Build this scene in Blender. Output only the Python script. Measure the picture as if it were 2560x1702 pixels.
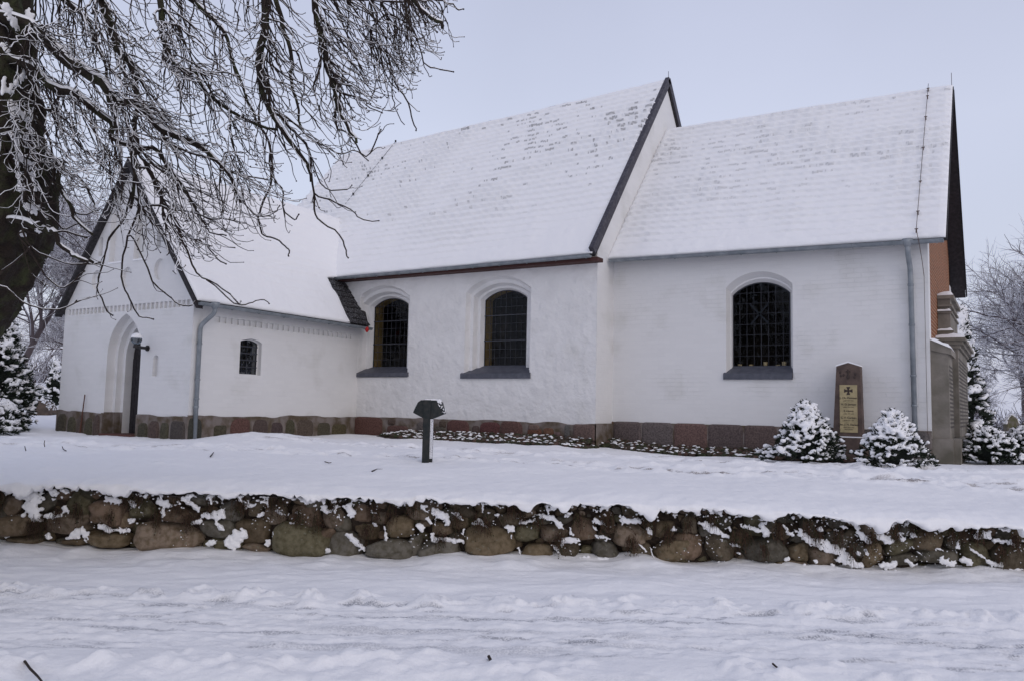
import bpy, bmesh, math, random
import numpy as np
from mathutils import Vector, Matrix, geometry
random.seed(7); rng = np.random.default_rng(7)
scene = bpy.context.scene
for o in list(bpy.data.objects): bpy.data.objects.remove(o)

# ------------------------------------------------------------------ camera
W, H, F = 2560.0, 1702.0, 1998.3          # photograph size and focal length in its pixels
YAW, PIT, ROL = map(math.radians, (-32.1319, 4.7991, 1.2139))
fwd = np.array([math.sin(YAW)*math.cos(PIT), math.cos(YAW)*math.cos(PIT), math.sin(PIT)])
r_ = np.array([math.cos(YAW), -math.sin(YAW), 0.0]); u_ = np.cross(r_, fwd)
RV = r_*math.cos(ROL)+u_*math.sin(ROL); UV = -r_*math.sin(ROL)+u_*math.cos(ROL)
def ray(a, b): return fwd+RV*(a-W/2)/F-UV*(b-H/2)/F
def Px(a, b, x): d = ray(a, b); return d*(x/d[0])
def Py(a, b, y): d = ray(a, b); return d*(y/d[1])
def Pz(a, b, z): d = ray(a, b); return d*(z/d[2])
def Pd(a, b, t): return ray(a, b)*t
def pr(P):
    z = P@fwd; return np.array([W/2+F*(P@RV)/z, H/2-F*(P@UV)/z, z])
LAT = np.array([math.cos(YAW), -math.sin(YAW), 0.0]); FOR = np.array([math.sin(YAW), math.cos(YAW), 0.0])
def SD(s, d, z=0.0): return LAT*s+FOR*d+np.array([0, 0, z])
cam = bpy.data.objects.new('camera', bpy.data.cameras.new('camera')); scene.collection.objects.link(cam)
cam.matrix_world = Matrix([[RV[i], UV[i], -fwd[i], 0] for i in range(3)]+[[0, 0, 0, 1]])
cam.data.sensor_width = 36; cam.data.lens = F/W*36; cam.data.clip_start = .05; cam.data.clip_end = 3000
scene.camera = cam

# ------------------------------------------------------------------ sky and light
SUN_EL, SUN_AZ = math.radians(34), math.radians(118)   # azimuth clockwise from north
w = bpy.data.worlds.new("World"); scene.world = w; w.use_nodes = True
nt = w.node_tree; nt.nodes.clear()
sky = nt.nodes.new('ShaderNodeTexSky'); sky.sky_type = 'NISHITA'; sky.sun_disc = False
sky.sun_elevation = SUN_EL; sky.sun_rotation = SUN_AZ; sky.dust_density = 3; sky.air_density = 1.5
bg = nt.nodes.new('ShaderNodeBackground'); bg.inputs[1].default_value = 0.05
bg2 = nt.nodes.new('ShaderNodeBackground'); bg2.inputs[1].default_value = 1.0
tc = nt.nodes.new('ShaderNodeTexCoord'); sx = nt.nodes.new('ShaderNodeSeparateXYZ'); cr = nt.nodes.new('ShaderNodeValToRGB')
nt.links.new(tc.outputs['Generated'], sx.inputs[0]); nt.links.new(sx.outputs[2], cr.inputs[0])
cr.color_ramp.elements[0].position = 0.0; cr.color_ramp.elements[0].color = (.86, .90, 1.13, 1)
cr.color_ramp.elements[1].position = .8; cr.color_ramp.elements[1].color = (.57, .59, .79, 1)
e = cr.color_ramp.elements.new(.32); e.color = (.90, .935, 1.16, 1)
cn = nt.nodes.new('ShaderNodeTexNoise'); cn.inputs['Scale'].default_value = 2.2; cn.inputs['Detail'].default_value = 4; nt.links.new(tc.outputs['Generated'], cn.inputs['Vector'])
cm = nt.nodes.new('ShaderNodeMapRange'); cm.inputs[1].default_value = .3; cm.inputs[2].default_value = .7; cm.inputs[3].default_value = .955; cm.inputs[4].default_value = 1.04; nt.links.new(cn.outputs[0], cm.inputs[0])
cv = nt.nodes.new('ShaderNodeVectorMath'); cv.operation = 'SCALE'; nt.links.new(cr.outputs[0], cv.inputs[0]); nt.links.new(cm.outputs[0], cv.inputs['Scale'])
nt.links.new(cv.outputs[0], bg2.inputs[0])
ad = nt.nodes.new('ShaderNodeAddShader'); wo = nt.nodes.new('ShaderNodeOutputWorld')
nt.links.new(sky.outputs[0], bg.inputs[0]); nt.links.new(bg.outputs[0], ad.inputs[0]); nt.links.new(bg2.outputs[0], ad.inputs[1]); nt.links.new(ad.outputs[0], wo.inputs[0])
sl = bpy.data.lights.new('sun', 'SUN'); sl.energy = 0.5; sl.angle = math.radians(60); sl.color = (1, .95, .92)
so = bpy.data.objects.new('sun', sl); scene.collection.objects.link(so)
sd = Vector((math.sin(SUN_AZ)*math.cos(SUN_EL), math.cos(SUN_AZ)*math.cos(SUN_EL), math.sin(SUN_EL)))
so.rotation_euler = sd.to_track_quat('Z', 'Y').to_euler(); so.location = (0, 0, 30)
scene.view_settings.view_transform = 'Standard'; scene.view_settings.look = 'None'
scene.view_settings.exposure = -0.72; scene.view_settings.gamma = 1
scene.cycles.max_bounces = 6; scene.cycles.transparent_max_bounces = 16; scene.cycles.sample_clamp_indirect = 4

# ------------------------------------------------------------------ noise (numpy value noise)
def _h(i, j, k, seed):
    n = (i*374761393+j*668265263+k*1274126177+seed*974634777) & 0x7fffffff
    n = ((n ^ (n >> 13))*1274126177) & 0x7fffffff
    return ((n ^ (n >> 16)) & 0xffff)/32767.5-1.0
def noise(x, y, z=0.0, seed=0):
    x = np.asarray(x, float); y = np.asarray(y, float)+0*x; z = np.asarray(z, float)+0*x
    xi, yi, zi = (np.floor(t).astype(np.int64) for t in (x, y, z))
    fx, fy, fz = x-xi, y-yi, z-zi
    fx, fy, fz = (t*t*t*(t*(t*6-15)+10) for t in (fx, fy, fz))
    r = 0
    for a in (0, 1):
        for b in (0, 1):
            for c in (0, 1):
                r = r+_h(xi+a, yi+b, zi+c, seed)*(fx if a else 1-fx)*(fy if b else 1-fy)*(fz if c else 1-fz)
    return r
def fbm(x, y, z=0.0, seed=0, o=4, g=.5):
    r = 0; a = 1.0; f = 1.0
    for i in range(o):
        r = r+a*noise(np.asarray(x)*f, np.asarray(y)*f, np.asarray(z)*f, seed+i*17); a *= g; f *= 2.03
    return r
def smooth(a, b, x):
    t = np.clip((x-a)/(b-a), 0, 1); return t*t*(3-2*t)

# ------------------------------------------------------------------ materials
def N(m, t, **k):
    n = m.node_tree.nodes.new(t)
    for a, v in k.items(): setattr(n, a, v)
    return n
def mat(name, col=(.5, .5, .5), rough=.8, metal=0.0, bump=None, var=None, spec=.3):
    """bump: list of (scale, distance, detail); var: (scale, second colour, amount lo, hi)"""
    m = bpy.data.materials.new(name); m.use_nodes = True; t = m.node_tree
    b = t.nodes['Principled BSDF']; b.inputs['Base Color'].default_value = (*col, 1); b.inputs['Roughness'].default_value = rough
    b.inputs['Metallic'].default_value = metal; b.inputs['Specular IOR Level'].default_value = spec
    tcn = N(m, 'ShaderNodeTexCoord'); m['tc'] = tcn.name
    if var:
        n = N(m, 'ShaderNodeTexNoise'); n.inputs['Scale'].default_value = var[0]; n.inputs['Detail'].default_value = 6
        t.links.new(tcn.outputs['Object'], n.inputs['Vector'])
        mr = N(m, 'ShaderNodeMapRange'); mr.inputs[1].default_value = var[2]; mr.inputs[2].default_value = var[3]
        t.links.new(n.outputs[0], mr.inputs[0])
        mx = N(m, 'ShaderNodeMix', data_type='RGBA'); mx.inputs[6].default_value = (*col, 1); mx.inputs[7].default_value = (*var[1], 1)
        t.links.new(mr.outputs[0], mx.inputs[0]); t.links.new(mx.outputs[2], b.inputs['Base Color'])
    last = None
    for sc, dist, det in (bump or []):
        n = N(m, 'ShaderNodeTexNoise'); n.inputs['Scale'].default_value = sc; n.inputs['Detail'].default_value = det
        t.links.new(tcn.outputs['Object'], n.inputs['Vector'])
        bp = N(m, 'ShaderNodeBump'); bp.inputs['Distance'].default_value = dist; bp.inputs['Strength'].default_value = 1
        t.links.new(n.outputs[0], bp.inputs['Height'])
        if last: t.links.new(last.outputs[0], bp.inputs['Normal'])
        last = bp
    if last: t.links.new(last.outputs[0], b.inputs['Normal'])
    return m
def tinted(m, name='tint'):
    """multiply the base colour by the mesh's colour attribute (each stone's own colour)"""
    t = m.node_tree; b = t.nodes['Principled BSDF']; inp = b.inputs['Base Color']
    a = N(m, 'ShaderNodeAttribute', attribute_name=name)
    mx = N(m, 'ShaderNodeMix', data_type='RGBA', blend_type='MULTIPLY'); mx.inputs[0].default_value = 1
    if inp.links: t.links.new(inp.links[0].from_socket, mx.inputs[6])
    else: mx.inputs[6].default_value = inp.default_value
    t.links.new(a.outputs['Color'], mx.inputs[7]); t.links.new(mx.outputs[2], inp); return m
SNOWC = (.90, .90, .91)
M = {}
M['snow'] = mat('snow', SNOWC, .75, bump=[(9, .012, 4), (60, .003, 3)], spec=.2)
M['snow_fine'] = mat('snow_small', SNOWC, .75, bump=[(40, .004, 3)], spec=.2)
M['zinc'] = mat('zinc', (.20, .225, .245), .5, .3, var=(6, (.30, .325, .35), .35, .7))
M['lead'] = mat('dark_sill_slate', (.075, .08, .10), .55, bump=[(30, .002, 3)], var=(8, (.11, .115, .14), .4, .7))
M['black'] = mat('black_timber', (.018, .016, .018), .7, bump=[(30, .004, 3)], var=(14, (.035, .03, .035), .4, .7))
M['verge'] = mat('slate_verge', (.045, .042, .055), .6, bump=[(20, .006, 3)], var=(12, (.10, .095, .11), .45, .75))
M['tile'] = mat('dark_tiles', (.02, .019, .02), .65, bump=[(25, .006, 3)], var=(18, (.05, .045, .05), .4, .7))
M['redwood'] = mat('red_brown_fascia', (.065, .027, .024), .7, var=(10, (.06, .02, .016), .4, .7))
M['iron'] = mat('dark_iron', (.03, .028, .03), .5, .3)
M['copper'] = mat('conductor_metal', (.10, .065, .055), .5, .4)
M['ochre'] = mat('ochre_plaster', (.42, .30, .11), .8, var=(5, (.30, .21, .08), .35, .7))
M['room'] = mat('interior_gloom', (.035, .03, .03), .9, var=(1.5, (.10, .08, .06), .45, .7))  # darkness of the unlit room put into the wall colour
M['post'] = mat('dark_green_post', (.010, .015, .016), .45, var=(16, (.03, .03, .028), .4, .7))
M['frost'] = mat('frost', (.72, .73, .76), .8, var=(60, (.25, .26, .28), .52, .66))
M['stone'] = tinted(mat('granite', (1, 1, 1), .8, bump=[(12, .02, 5), (70, .006, 4)], var=(30, (.55, .55, .55), .4, .65)))
M['boulder'] = tinted(mat('fieldstone', (1, 1, 1), .8, bump=[(7, .03, 6), (50, .008, 4)], var=(16, (.6, .58, .5), .42, .66)))
def lichen(m, col, lo=.64, hi=.70, sc=22):
    t = m.node_tree; L = t.links; b = t.nodes['Principled BSDF']; src = b.inputs['Base Color'].links[0].from_socket
    n = N(m, 'ShaderNodeTexNoise'); n.inputs['Scale'].default_value = sc; n.inputs['Detail'].default_value = 3; L.new(t.nodes[m['tc']].outputs['Object'], n.inputs['Vector'])
    mr = N(m, 'ShaderNodeMapRange'); mr.inputs[1].default_value = lo; mr.inputs[2].default_value = hi; mr.inputs[4].default_value = .7; L.new(n.outputs[0], mr.inputs[0])
    mx = N(m, 'ShaderNodeMix', data_type='RGBA'); mx.inputs[7].default_value = (*col, 1); L.new(src, mx.inputs[6]); L.new(mr.outputs[0], mx.inputs[0]); L.new(mx.outputs[2], b.inputs['Base Color'])
lichen(M['boulder'], (.19, .185, .14))
M['mortar'] = mat('grey_mortar', (.21, .18, .165), .9, bump=[(14, .02, 5)], var=(4, (.10, .075, .05), .4, .62))
M['soil'] = mat('wall_soil', (.028, .020, .015), .95, bump=[(20, .03, 6)], var=(20, (.055, .038, .026), .4, .65))
M['deadleaf'] = tinted(mat('dead_plants', (1, 1, 1), .9))
M['memorial'] = mat('weathered_sandstone', (.24, .215, .185), .85, bump=[(20, .008, 5)], var=(2.2, (.12, .11, .085), .4, .68))
M['obelisk'] = mat('brown_sandstone', (.12, .086, .072), .85, bump=[(28, .006, 5)], var=(5, (.075, .055, .048), .4, .66))
M['plate'] = mat('yellowed_plate', (.44, .36, .20), .5, var=(9, (.30, .25, .14), .35, .68))
M['ink'] = mat('lettering', (.05, .035, .03), .6)
M['threshold'] = mat('red_threshold', (.11, .05, .04), .8, bump=[(20, .006, 3)])
M['bark'] = mat('bark', (.026, .019, .015), .9, bump=[(9, .06, 8), (40, .02, 4)], var=(7, (.045, .05, .022), .45, .68))
M['twig'] = mat('twig_bark', (.024, .015, .014), .85, var=(20, (.04, .03, .02), .4, .7))
M['needle'] = tinted(mat('dark_needles', (1, 1, 1), .8))
M['leafg'] = mat('headstone_moss', (.10, .095, .05), .9, bump=[(14, .01, 4)], var=(9, (.17, .15, .13), .4, .65))
M['greystone'] = mat('grey_headstone', (.12, .115, .13), .6, bump=[(30, .003, 4)])
M['brownrock'] = mat('brown_rock', (.13, .095, .075), .85, bump=[(6, .03, 6)], var=(6, (.07, .055, .045), .4, .66))
M['farbark'] = mat('grey_twigs', (.10, .08, .085), .9)
M['farsnow'] = mat('far_snow', (.70, .71, .76), .8)
M['red'] = mat('red_plastic', (.45, .02, .02), .4)
M['bulb'] = mat('warm_candle_glass', (.55, .45, .25), .5)
# painted brick: courses as bump
def brickmat(name, col, mortar, bw, bh, rough, bumpd, axes, paint=True, lumps=0.006, grime=None):
    m = bpy.data.materials.new(name); m.use_nodes = True; t = m.node_tree; L = t.links
    b = t.nodes['Principled BSDF']; b.inputs['Roughness'].default_value = rough; b.inputs['Specular IOR Level'].default_value = .25
    tcn = N(m, 'ShaderNodeTexCoord'); m['tc'] = tcn.name; sp = N(m, 'ShaderNodeSeparateXYZ'); cb = N(m, 'ShaderNodeCombineXYZ')
    L.new(tcn.outputs['Object'], sp.inputs[0])
    L.new(sp.outputs[axes[0]], cb.inputs[0]); L.new(sp.outputs[2], cb.inputs[1])
    nw = N(m, 'ShaderNodeTexNoise'); nw.inputs['Scale'].default_value = 2.5; nw.inputs['Detail'].default_value = 5; L.new(tcn.outputs['Object'], nw.inputs['Vector'])
    vs = N(m, 'ShaderNodeVectorMath', operation='SCALE'); vs.inputs['Scale'].default_value = .05; L.new(nw.outputs['Color'], vs.inputs[0])
    va = N(m, 'ShaderNodeVectorMath', operation='ADD'); L.new(cb.outputs[0], va.inputs[0]); L.new(vs.outputs[0], va.inputs[1])
    br = N(m, 'ShaderNodeTexBrick'); br.inputs['Scale'].default_value = 1; br.inputs['Brick Width'].default_value = bw; br.inputs['Row Height'].default_value = bh
    br.inputs['Mortar Size'].default_value = .006; br.inputs['Mortar Smooth'].default_value = .6
    if not paint: br.inputs['Mortar Size'].default_value = .012; br.inputs['Mortar Smooth'].default_value = .0
    br.inputs['Color1'].default_value = (*col, 1); br.inputs['Color2'].default_value = (*(c*(.97 if paint else .62) for c in col), 1); br.inputs['Mortar'].default_value = (*mortar, 1)
    L.new(va.outputs[0], br.inputs['Vector']); L.new(br.outputs['Color'], b.inputs['Base Color'])
    n2 = N(m, 'ShaderNodeTexNoise'); n2.inputs['Scale'].default_value = 1.3; n2.inputs['Detail'].default_value = 3; L.new(tcn.outputs['Object'], n2.inputs['Vector'])
    mr = N(m, 'ShaderNodeMapRange'); mr.inputs[1].default_value = .38; mr.inputs[2].default_value = .62; L.new(n2.outputs[0], mr.inputs[0])
    iv = N(m, 'ShaderNodeMath', operation='MULTIPLY_ADD'); iv.inputs[1].default_value = -1; iv.inputs[2].default_value = 1; L.new(br.outputs['Fac'], iv.inputs[0])
    mu = N(m, 'ShaderNodeMath', operation='MULTIPLY'); L.new(iv.outputs[0], mu.inputs[0])
    if paint: L.new(mr.outputs[0], mu.inputs[1])
    else: mu.inputs[1].default_value = 1
    bp = N(m, 'ShaderNodeBump'); bp.inputs['Distance'].default_value = bumpd; L.new(mu.outputs[0], bp.inputs['Height'])
    n3 = N(m, 'ShaderNodeTexNoise'); n3.inputs['Scale'].default_value = 7; n3.inputs['Detail'].default_value = 5; L.new(tcn.outputs['Object'], n3.inputs['Vector'])
    b2 = N(m, 'ShaderNodeBump'); b2.inputs['Distance'].default_value = lumps; L.new(n3.outputs[0], b2.inputs['Height']); L.new(bp.outputs[0], b2.inputs['Normal'])
    L.new(b2.outputs[0], b.inputs['Normal'])
    return m
WHITE = (.75, .745, .74)
M['brick_s'] = brickmat('white_painted_brick', WHITE, (.73, .73, .73), .27, .093, .8, .003, (0,))
M['brick_e'] = brickmat('white_painted_brick_return', WHITE, (.73, .73, .73), .27, .093, .8, .003, (1,))
M['redbrick'] = brickmat('red_brick', (.24, .072, .024), (.34, .22, .14), .24, .075, .85, .008, (1,), paint=False)
M['plaster'] = mat('lumpy_lime_plaster', WHITE, .85, bump=[(4.5, .05, 3), (14, .010, 5)], var=(2.2, (.69, .685, .68), .45, .7))
def roofmat():
    m = mat('snow_on_tiles', SNOWC, .75, bump=[(30, .006, 3)], spec=.2); t = m.node_tree; L = t.links; b = t.nodes['Principled BSDF']
    a = N(m, 'ShaderNodeAttribute', attribute_name='bare')
    mx = N(m, 'ShaderNodeMix', data_type='RGBA'); mx.inputs[6].default_value = (*SNOWC, 1); mx.inputs[7].default_value = (.05, .045, .05, 1)
    L.new(a.outputs['Fac'], mx.inputs[0]); L.new(mx.outputs[2], b.inputs['Base Color']); return m
for q_ in ('plaster', 'brick_s', 'brick_e'): lichen(M[q_], (.56, .555, .52), .58, .86, 1.3)
M['roofsnow'] = roofmat()
def glassmat(name, tint, refl=.5):
    m = bpy.data.materials.new(name); m.use_nodes = True; t = m.node_tree; t.nodes.clear(); L = t.links
    o = N(m, 'ShaderNodeOutputMaterial'); mix = N(m, 'ShaderNodeMixShader'); tr = N(m, 'ShaderNodeBsdfTransparent'); gl = N(m, 'ShaderNodeBsdfGlossy')
    tr.inputs[0].default_value = (*tint, 1); gl.inputs['Roughness'].default_value = .06; gl.inputs[0].default_value = (.8, .85, .9, 1)
    fr = N(m, 'ShaderNodeFresnel'); fr.inputs[0].default_value = 1.45; ml = N(m, 'ShaderNodeMath', operation='MULTIPLY'); ml.inputs[1].default_value = refl
    tcn = N(m, 'ShaderNodeTexCoord'); n = N(m, 'ShaderNodeTexNoise'); n.inputs['Scale'].default_value = 5; bp = N(m, 'ShaderNodeBump'); bp.inputs['Distance'].default_value = .01
    L.new(tcn.outputs['Object'], n.inputs['Vector']); L.new(n.outputs[0], bp.inputs['Height']); L.new(bp.outputs[0], gl.inputs['Normal'])
    L.new(fr.outputs[0], ml.inputs[0]); L.new(ml.outputs[0], mix.inputs[0]); L.new(tr.outputs[0], mix.inputs[1]); L.new(gl.outputs[0], mix.inputs[2]); L.new(mix.outputs[0], o.inputs[0]); return m
M['glass'] = glassmat('window_glass', (.90, .90, .90), .45)
M['glass2'] = glassmat('porch_glass', (.25, .27, .28), 5.0)
M['globe'] = glassmat('lamp_glass', (.75, .78, .8), 1.2)

# ------------------------------------------------------------------ mesh helpers
class MB:
    def __init__(s): s.v = []; s.f = []; s.n = 0; s.c = []; s.mi = []; s.hascol = False
    def add(s, v, f, col=None, mi=0):
        v = np.asarray(v, float).reshape(-1, 3); s.v.append(v); o = s.n
        for q in f: s.f.append([i+o for i in q])
        s.mi += [mi]*len(f); s.n += len(v)
        if col is not None: s.hascol = True
        c = np.ones((len(v), 3))*(np.asarray(col) if col is not None else 1.0); s.c.append(c)
    def box(s, p0, p1, col=None, mi=0, axes=None, origin=None):
        x0, y0, z0 = p0; x1, y1, z1 = p1
        v = np.array([(x, y, z) for z in (z0, z1) for y in (y0, y1) for x in (x0, x1)], float)
        if axes is not None: v = np.asarray(origin)+v@np.asarray(axes)
        s.add(v, [(0, 2, 3, 1), (4, 5, 7, 6), (0, 1, 5, 4), (2, 6, 7, 3), (0, 4, 6, 2), (1, 3, 7, 5)], col, mi)
    def tube(s, pts, rad, n=6, col=None, mi=0, cap=True, flat=1.0):
        P = np.asarray(pts, float); k = len(P); rad = np.ones(k)*rad
        T = np.gradient(P, axis=0); T /= np.maximum(np.linalg.norm(T, axis=1, keepdims=True), 1e-9)
        a = np.where(np.abs(T[:, 2:3]) > .93, np.array([[1., 0, 0]]), np.array([[0., 0, 1.]]))
        if np.any(np.abs(T[:, 2]) > .93): a = np.tile(np.array([[.3, 1., .1]]) if np.mean(np.abs(T[:, 1])) < .7 else np.array([[1., .2, .1]]), (k, 1))
        A = np.cross(T, a); A /= np.maximum(np.linalg.norm(A, axis=1, keepdims=True), 1e-9); B = np.cross(A, T)
        th = np.arange(n)*2*math.pi/n
        V = P[:, None]+rad[:, None, None]*(A[:, None]*np.cos(th)[None, :, None]+B[:, None]*np.sin(th)[None, :, None]*flat)
        f = [(i*n+j, i*n+(j+1) % n, (i+1)*n+(j+1) % n, (i+1)*n+j) for i in range(k-1) for j in range(n)]
        if cap: f += [tuple(range(n))[::-1], tuple(range((k-1)*n, k*n))]
        s.add(V.reshape(-1, 3), f, col, mi)
    def build(s, name, m, parent=None, smooth_=False):
        me = bpy.data.meshes.new(name); V = np.concatenate(s.v) if s.v else np.zeros((0, 3))
        me.from_pydata(V.tolist(), [], s.f); 
        for x in (m if isinstance(m, (list, tuple)) else [m]): me.materials.append(x)
        if any(s.mi): me.polygons.foreach_set('material_index', s.mi)
        if s.hascol:
            at = me.color_attributes.new('tint', 'FLOAT_COLOR', 'POINT'); C = np.ones((len(V), 4)); C[:, :3] = np.concatenate(s.c)
            at.data.foreach_set('color', C.ravel())
        if smooth_: me.polygons.foreach_set('use_smooth', [True]*len(me.polygons))
        me.update(); return link(name, me, parent)
def link(name, me, parent=None):
    o = bpy.data.objects.new(name, me); scene.collection.objects.link(o)
    if parent is not None: o.parent = parent
    return o
def grid_obj(name, X, mat_, parent=None, attr=None, smooth_=True):
    """X: (rows, cols, 3)"""
    r, c = X.shape[:2]; me = bpy.data.meshes.new(name)
    idx = np.arange(r*c).reshape(r, c); q = np.stack([idx[:-1, :-1], idx[:-1, 1:], idx[1:, 1:], idx[1:, :-1]], -1).reshape(-1, 4)
    me.vertices.add(r*c); me.vertices.foreach_set('co', X.reshape(-1).astype(np.float32))
    me.loops.add(len(q)*4); me.loops.foreach_set('vertex_index', q.ravel().astype(np.int32))
    me.polygons.add(len(q)); me.polygons.foreach_set('loop_start', (np.arange(len(q))*4).astype(np.int32)); me.polygons.foreach_set('loop_total', np.full(len(q), 4, np.int32))
    me.update(calc_edges=True); me.validate()
    me.polygons.foreach_set('use_smooth', [smooth_]*len(q)); me.materials.append(mat_)
    if attr:
        for k, v in attr.items():
            a = me.attributes.new(k, 'FLOAT', 'POINT'); a.data.foreach_set('value', np.asarray(v, np.float32).ravel())
    return link(name, me, parent)
def empty(name, loc, label, cat, group=None):
    o = bpy.data.objects.new(name, None); scene.collection.objects.link(o); o.location = loc; o.empty_display_size = .3
    o['label'] = label; o['category'] = cat
    if group: o['group'] = group
    bpy.context.view_layer.update(); return o
def setp(ch, root):
    """parent a mesh built in world coordinates to a root that has its own place"""
    ch.parent = root; ch.matrix_parent_inverse = root.matrix_world.inverted(); return ch
def tag(o, label, cat, group=None):
    o['label'] = label; o['category'] = cat
    if group: o['group'] = group
    return o
def struct(o): o['kind'] = 'structure'; return o
def ico(sub):
    bm = bmesh.new(); bmesh.ops.create_icosphere(bm, subdivisions=sub, radius=1); bm.verts.ensure_lookup_table()
    v = np.array([x.co[:] for x in bm.verts]); f = [[q.index for q in p.verts] for p in bm.faces]; bm.free(); return v, f
ICO = {k: ico(k) for k in (1, 2, 3)}
def remesh(name, mb, voxel, mat_, disp=0.0, freq=20, soft=2):
    """join the blobs of mb into one continuous snow mass"""
    me = bpy.data.meshes.new('t'); me.from_pydata(np.concatenate(mb.v).tolist(), [], mb.f)
    o = bpy.data.objects.new('t', me); scene.collection.objects.link(o)
    md = o.modifiers.new('r', 'REMESH'); md.mode = 'VOXEL'; md.voxel_size = voxel; md.use_smooth_shade = True
    if soft: m3 = o.modifiers.new('s', 'SMOOTH'); m3.factor = .6; m3.iterations = soft
    dg = bpy.context.evaluated_depsgraph_get(); ev = o.evaluated_get(dg); me2 = bpy.data.meshes.new_from_object(ev)
    bpy.data.objects.remove(o); me2.name = name; me2.materials.clear(); me2.materials.append(mat_)
    if disp:
        n = len(me2.vertices); co = np.empty(n*3, np.float32); me2.vertices.foreach_get('co', co); co = co.reshape(-1, 3).astype(float)
        d = np.stack([fbm(co[:, 0]*freq, co[:, 1]*freq, co[:, 2]*freq, 3+i, 2) for i in range(3)], 1)*disp
        me2.vertices.foreach_set('co', (co+d).astype(np.float32).ravel())
    me2.update(); return me2

# ------------------------------------------------------------------ terrain
def churchyard_z(s, d):
    s = np.asarray(s, float); d = np.asarray(d, float)
    # line of the stone wall bends towards the camera side at the far left
    k0 = smooth(9.3, 13.5, d); z = np.interp(s, [-14, -6, 0, 3, 6, 14], [-.90, -.925, -.975, -1.035, -1.115, -1.22])*(1-k0)-.86*k0+.06*smooth(13, 16, d)
    z = z+.045*np.clip(d-18, 0, 60)*smooth(-9, -14, s)+.012*np.clip(d-22, 0, 200)
    x = LAT[0]*s+FOR[0]*d; y = LAT[1]*s+FOR[1]*d
    # snow banked up against the nave base, trodden hollow in front of the porch
    zt = np.interp(x, [-15, -12, -8.2, -7.3, -6.5, -4.5, -2, 0], [-.80, -.78, -.765, -.84, -.91, -.90, -.86, -.84]); k = smooth(13.6, 15.2, y)*smooth(-15.2, -14.3, x)*smooth(2.5, .5, x); z = z*(1-k)+zt*k
    z = z+.16*np.exp(-((x+13.4)**2+(y-11.6)**2)/1.0)*1.0
    z = z-.03*smooth(2.6, .8, np.hypot(x+17, y-9.6))
    return z
def wall_d(s): return 9.55-.012*s+.0025*np.maximum(s, 0)**2*0
def make_ground():
    d = np.concatenate([np.arange(0, 8.5, .035), 8.5+np.cumsum(.035*1.045**np.arange(110)), ])
    d = d[d < 60]; d = np.concatenate([d, 60*1.18**np.arange(1, 16)])
    sa = np.arange(0, 13, .032); sb = 13+np.cumsum(.05*1.09**np.arange(90)); sb = sb[sb < 900]
    s = np.concatenate([-sb[::-1], -sa[:0:-1], sa, sb])
    S, T = np.meshgrid(s, d); D = T+wall_d(S)-.14
    Z = churchyard_z(S, D)
    fade = smooth(60, 25, D)
    Z += fade*(.03*fbm(S*.7, D*.9, 0, 1, 3)+.006*fbm(S*6, D*6, 0, 5, 3))
    # trodden paths along the church and in front of the memorials
    def path(sx, dx, wd):      # centre line by points
        c = np.interp(S, sx, dx); return np.exp(-((D-c)/wd)**2)
    p1 = path([-9, -5, -1.5, 1, 4, 7, 9.5, 13], [14.6, 14.4, 13.6, 12.9, 12.3, 11.6, 11.2, 10.6], .42)*smooth(60, 40, D)
    p2 = path([-9, -4, 0, 3, 7, 9.5, 13], [16.5, 16.3, 15.0, 14.1, 12.9, 12.5, 12.0], .35)*smooth(-7, -3, S)
    tr = np.clip(p1+p2, 0, 1)
    rough = fbm(S*3.1, D*3.6, 0, 21, 4, .55)
    Z += tr*(-.035+.042*rough+.02*np.abs(fbm(S*8, D*8, 0, 30, 2)))
    edge = np.exp(-((p1-.35)/.16)**2)+np.exp(-((p2-.35)/.16)**2)
    Z += edge*(.03+.04*fbm(S*4, D*4, 0, 33, 3))*fade
    Z += .035*np.clip(fbm(S*2.2, D*2.2, 0, 51, 3)-.35, 0, 1)*smooth(-3, -6, S)*fade
    # soft rounded lip over the top of the stone wall
    lip = T
    Z -= .060*np.exp(-(lip/.16)**1.3)+.02*np.exp(-(lip/.5))
    Z += .018*np.exp(-(lip/.45)**2)*fbm(S*4, D*4, 0, 66, 3, .5)
    P = LAT*S[..., None]+FOR*D[..., None]; P[..., 2] = Z
    # snow hanging over the top stones in ragged tongues
    s1 = S[0]; drop = .008+.035*np.clip(fbm(s1*1.7, 0, 0, 95, 3, .6)+.2, 0, 2)+.15*np.clip(noise(s1*6, 0, 0, 96)-.12, 0, 1)*np.clip(.7+noise(s1*2.6, 4, 0, 97), 0, 2)+.06*np.abs(noise(s1*15, 0, 0, 98))
    fr = P[0]; rows_ = []
    for q, fo in ((1.0, -.05), (.92, .02), (.70, .035), (.4, .03), (.15, .012)):
        rw = fr.copy(); rw[:, 2] -= drop*q; wv = .018*noise(s1*9, q*3, 0, 99)
        rw[:, :2] -= FOR[:2]*((fo+wv)*smooth(0, .06, drop))[:, None]; rows_.append(rw)
    P = np.concatenate([np.stack(rows_), P], 0); S = np.concatenate([S[:1]]*5+[S], 0); D = np.concatenate([D[:1]]*5+[D], 0); tr = np.concatenate([tr[:1]*0]*5+[tr], 0)
    dirt = tr*smooth(.35, .8, fbm(S*2.5, D*9, 0, 71, 4))*smooth(.2, .6, tr)+ .0*S
    o = grid_obj('churchyard_ground', P, M['ground'], attr={'dirt': dirt}); struct(o)
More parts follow.
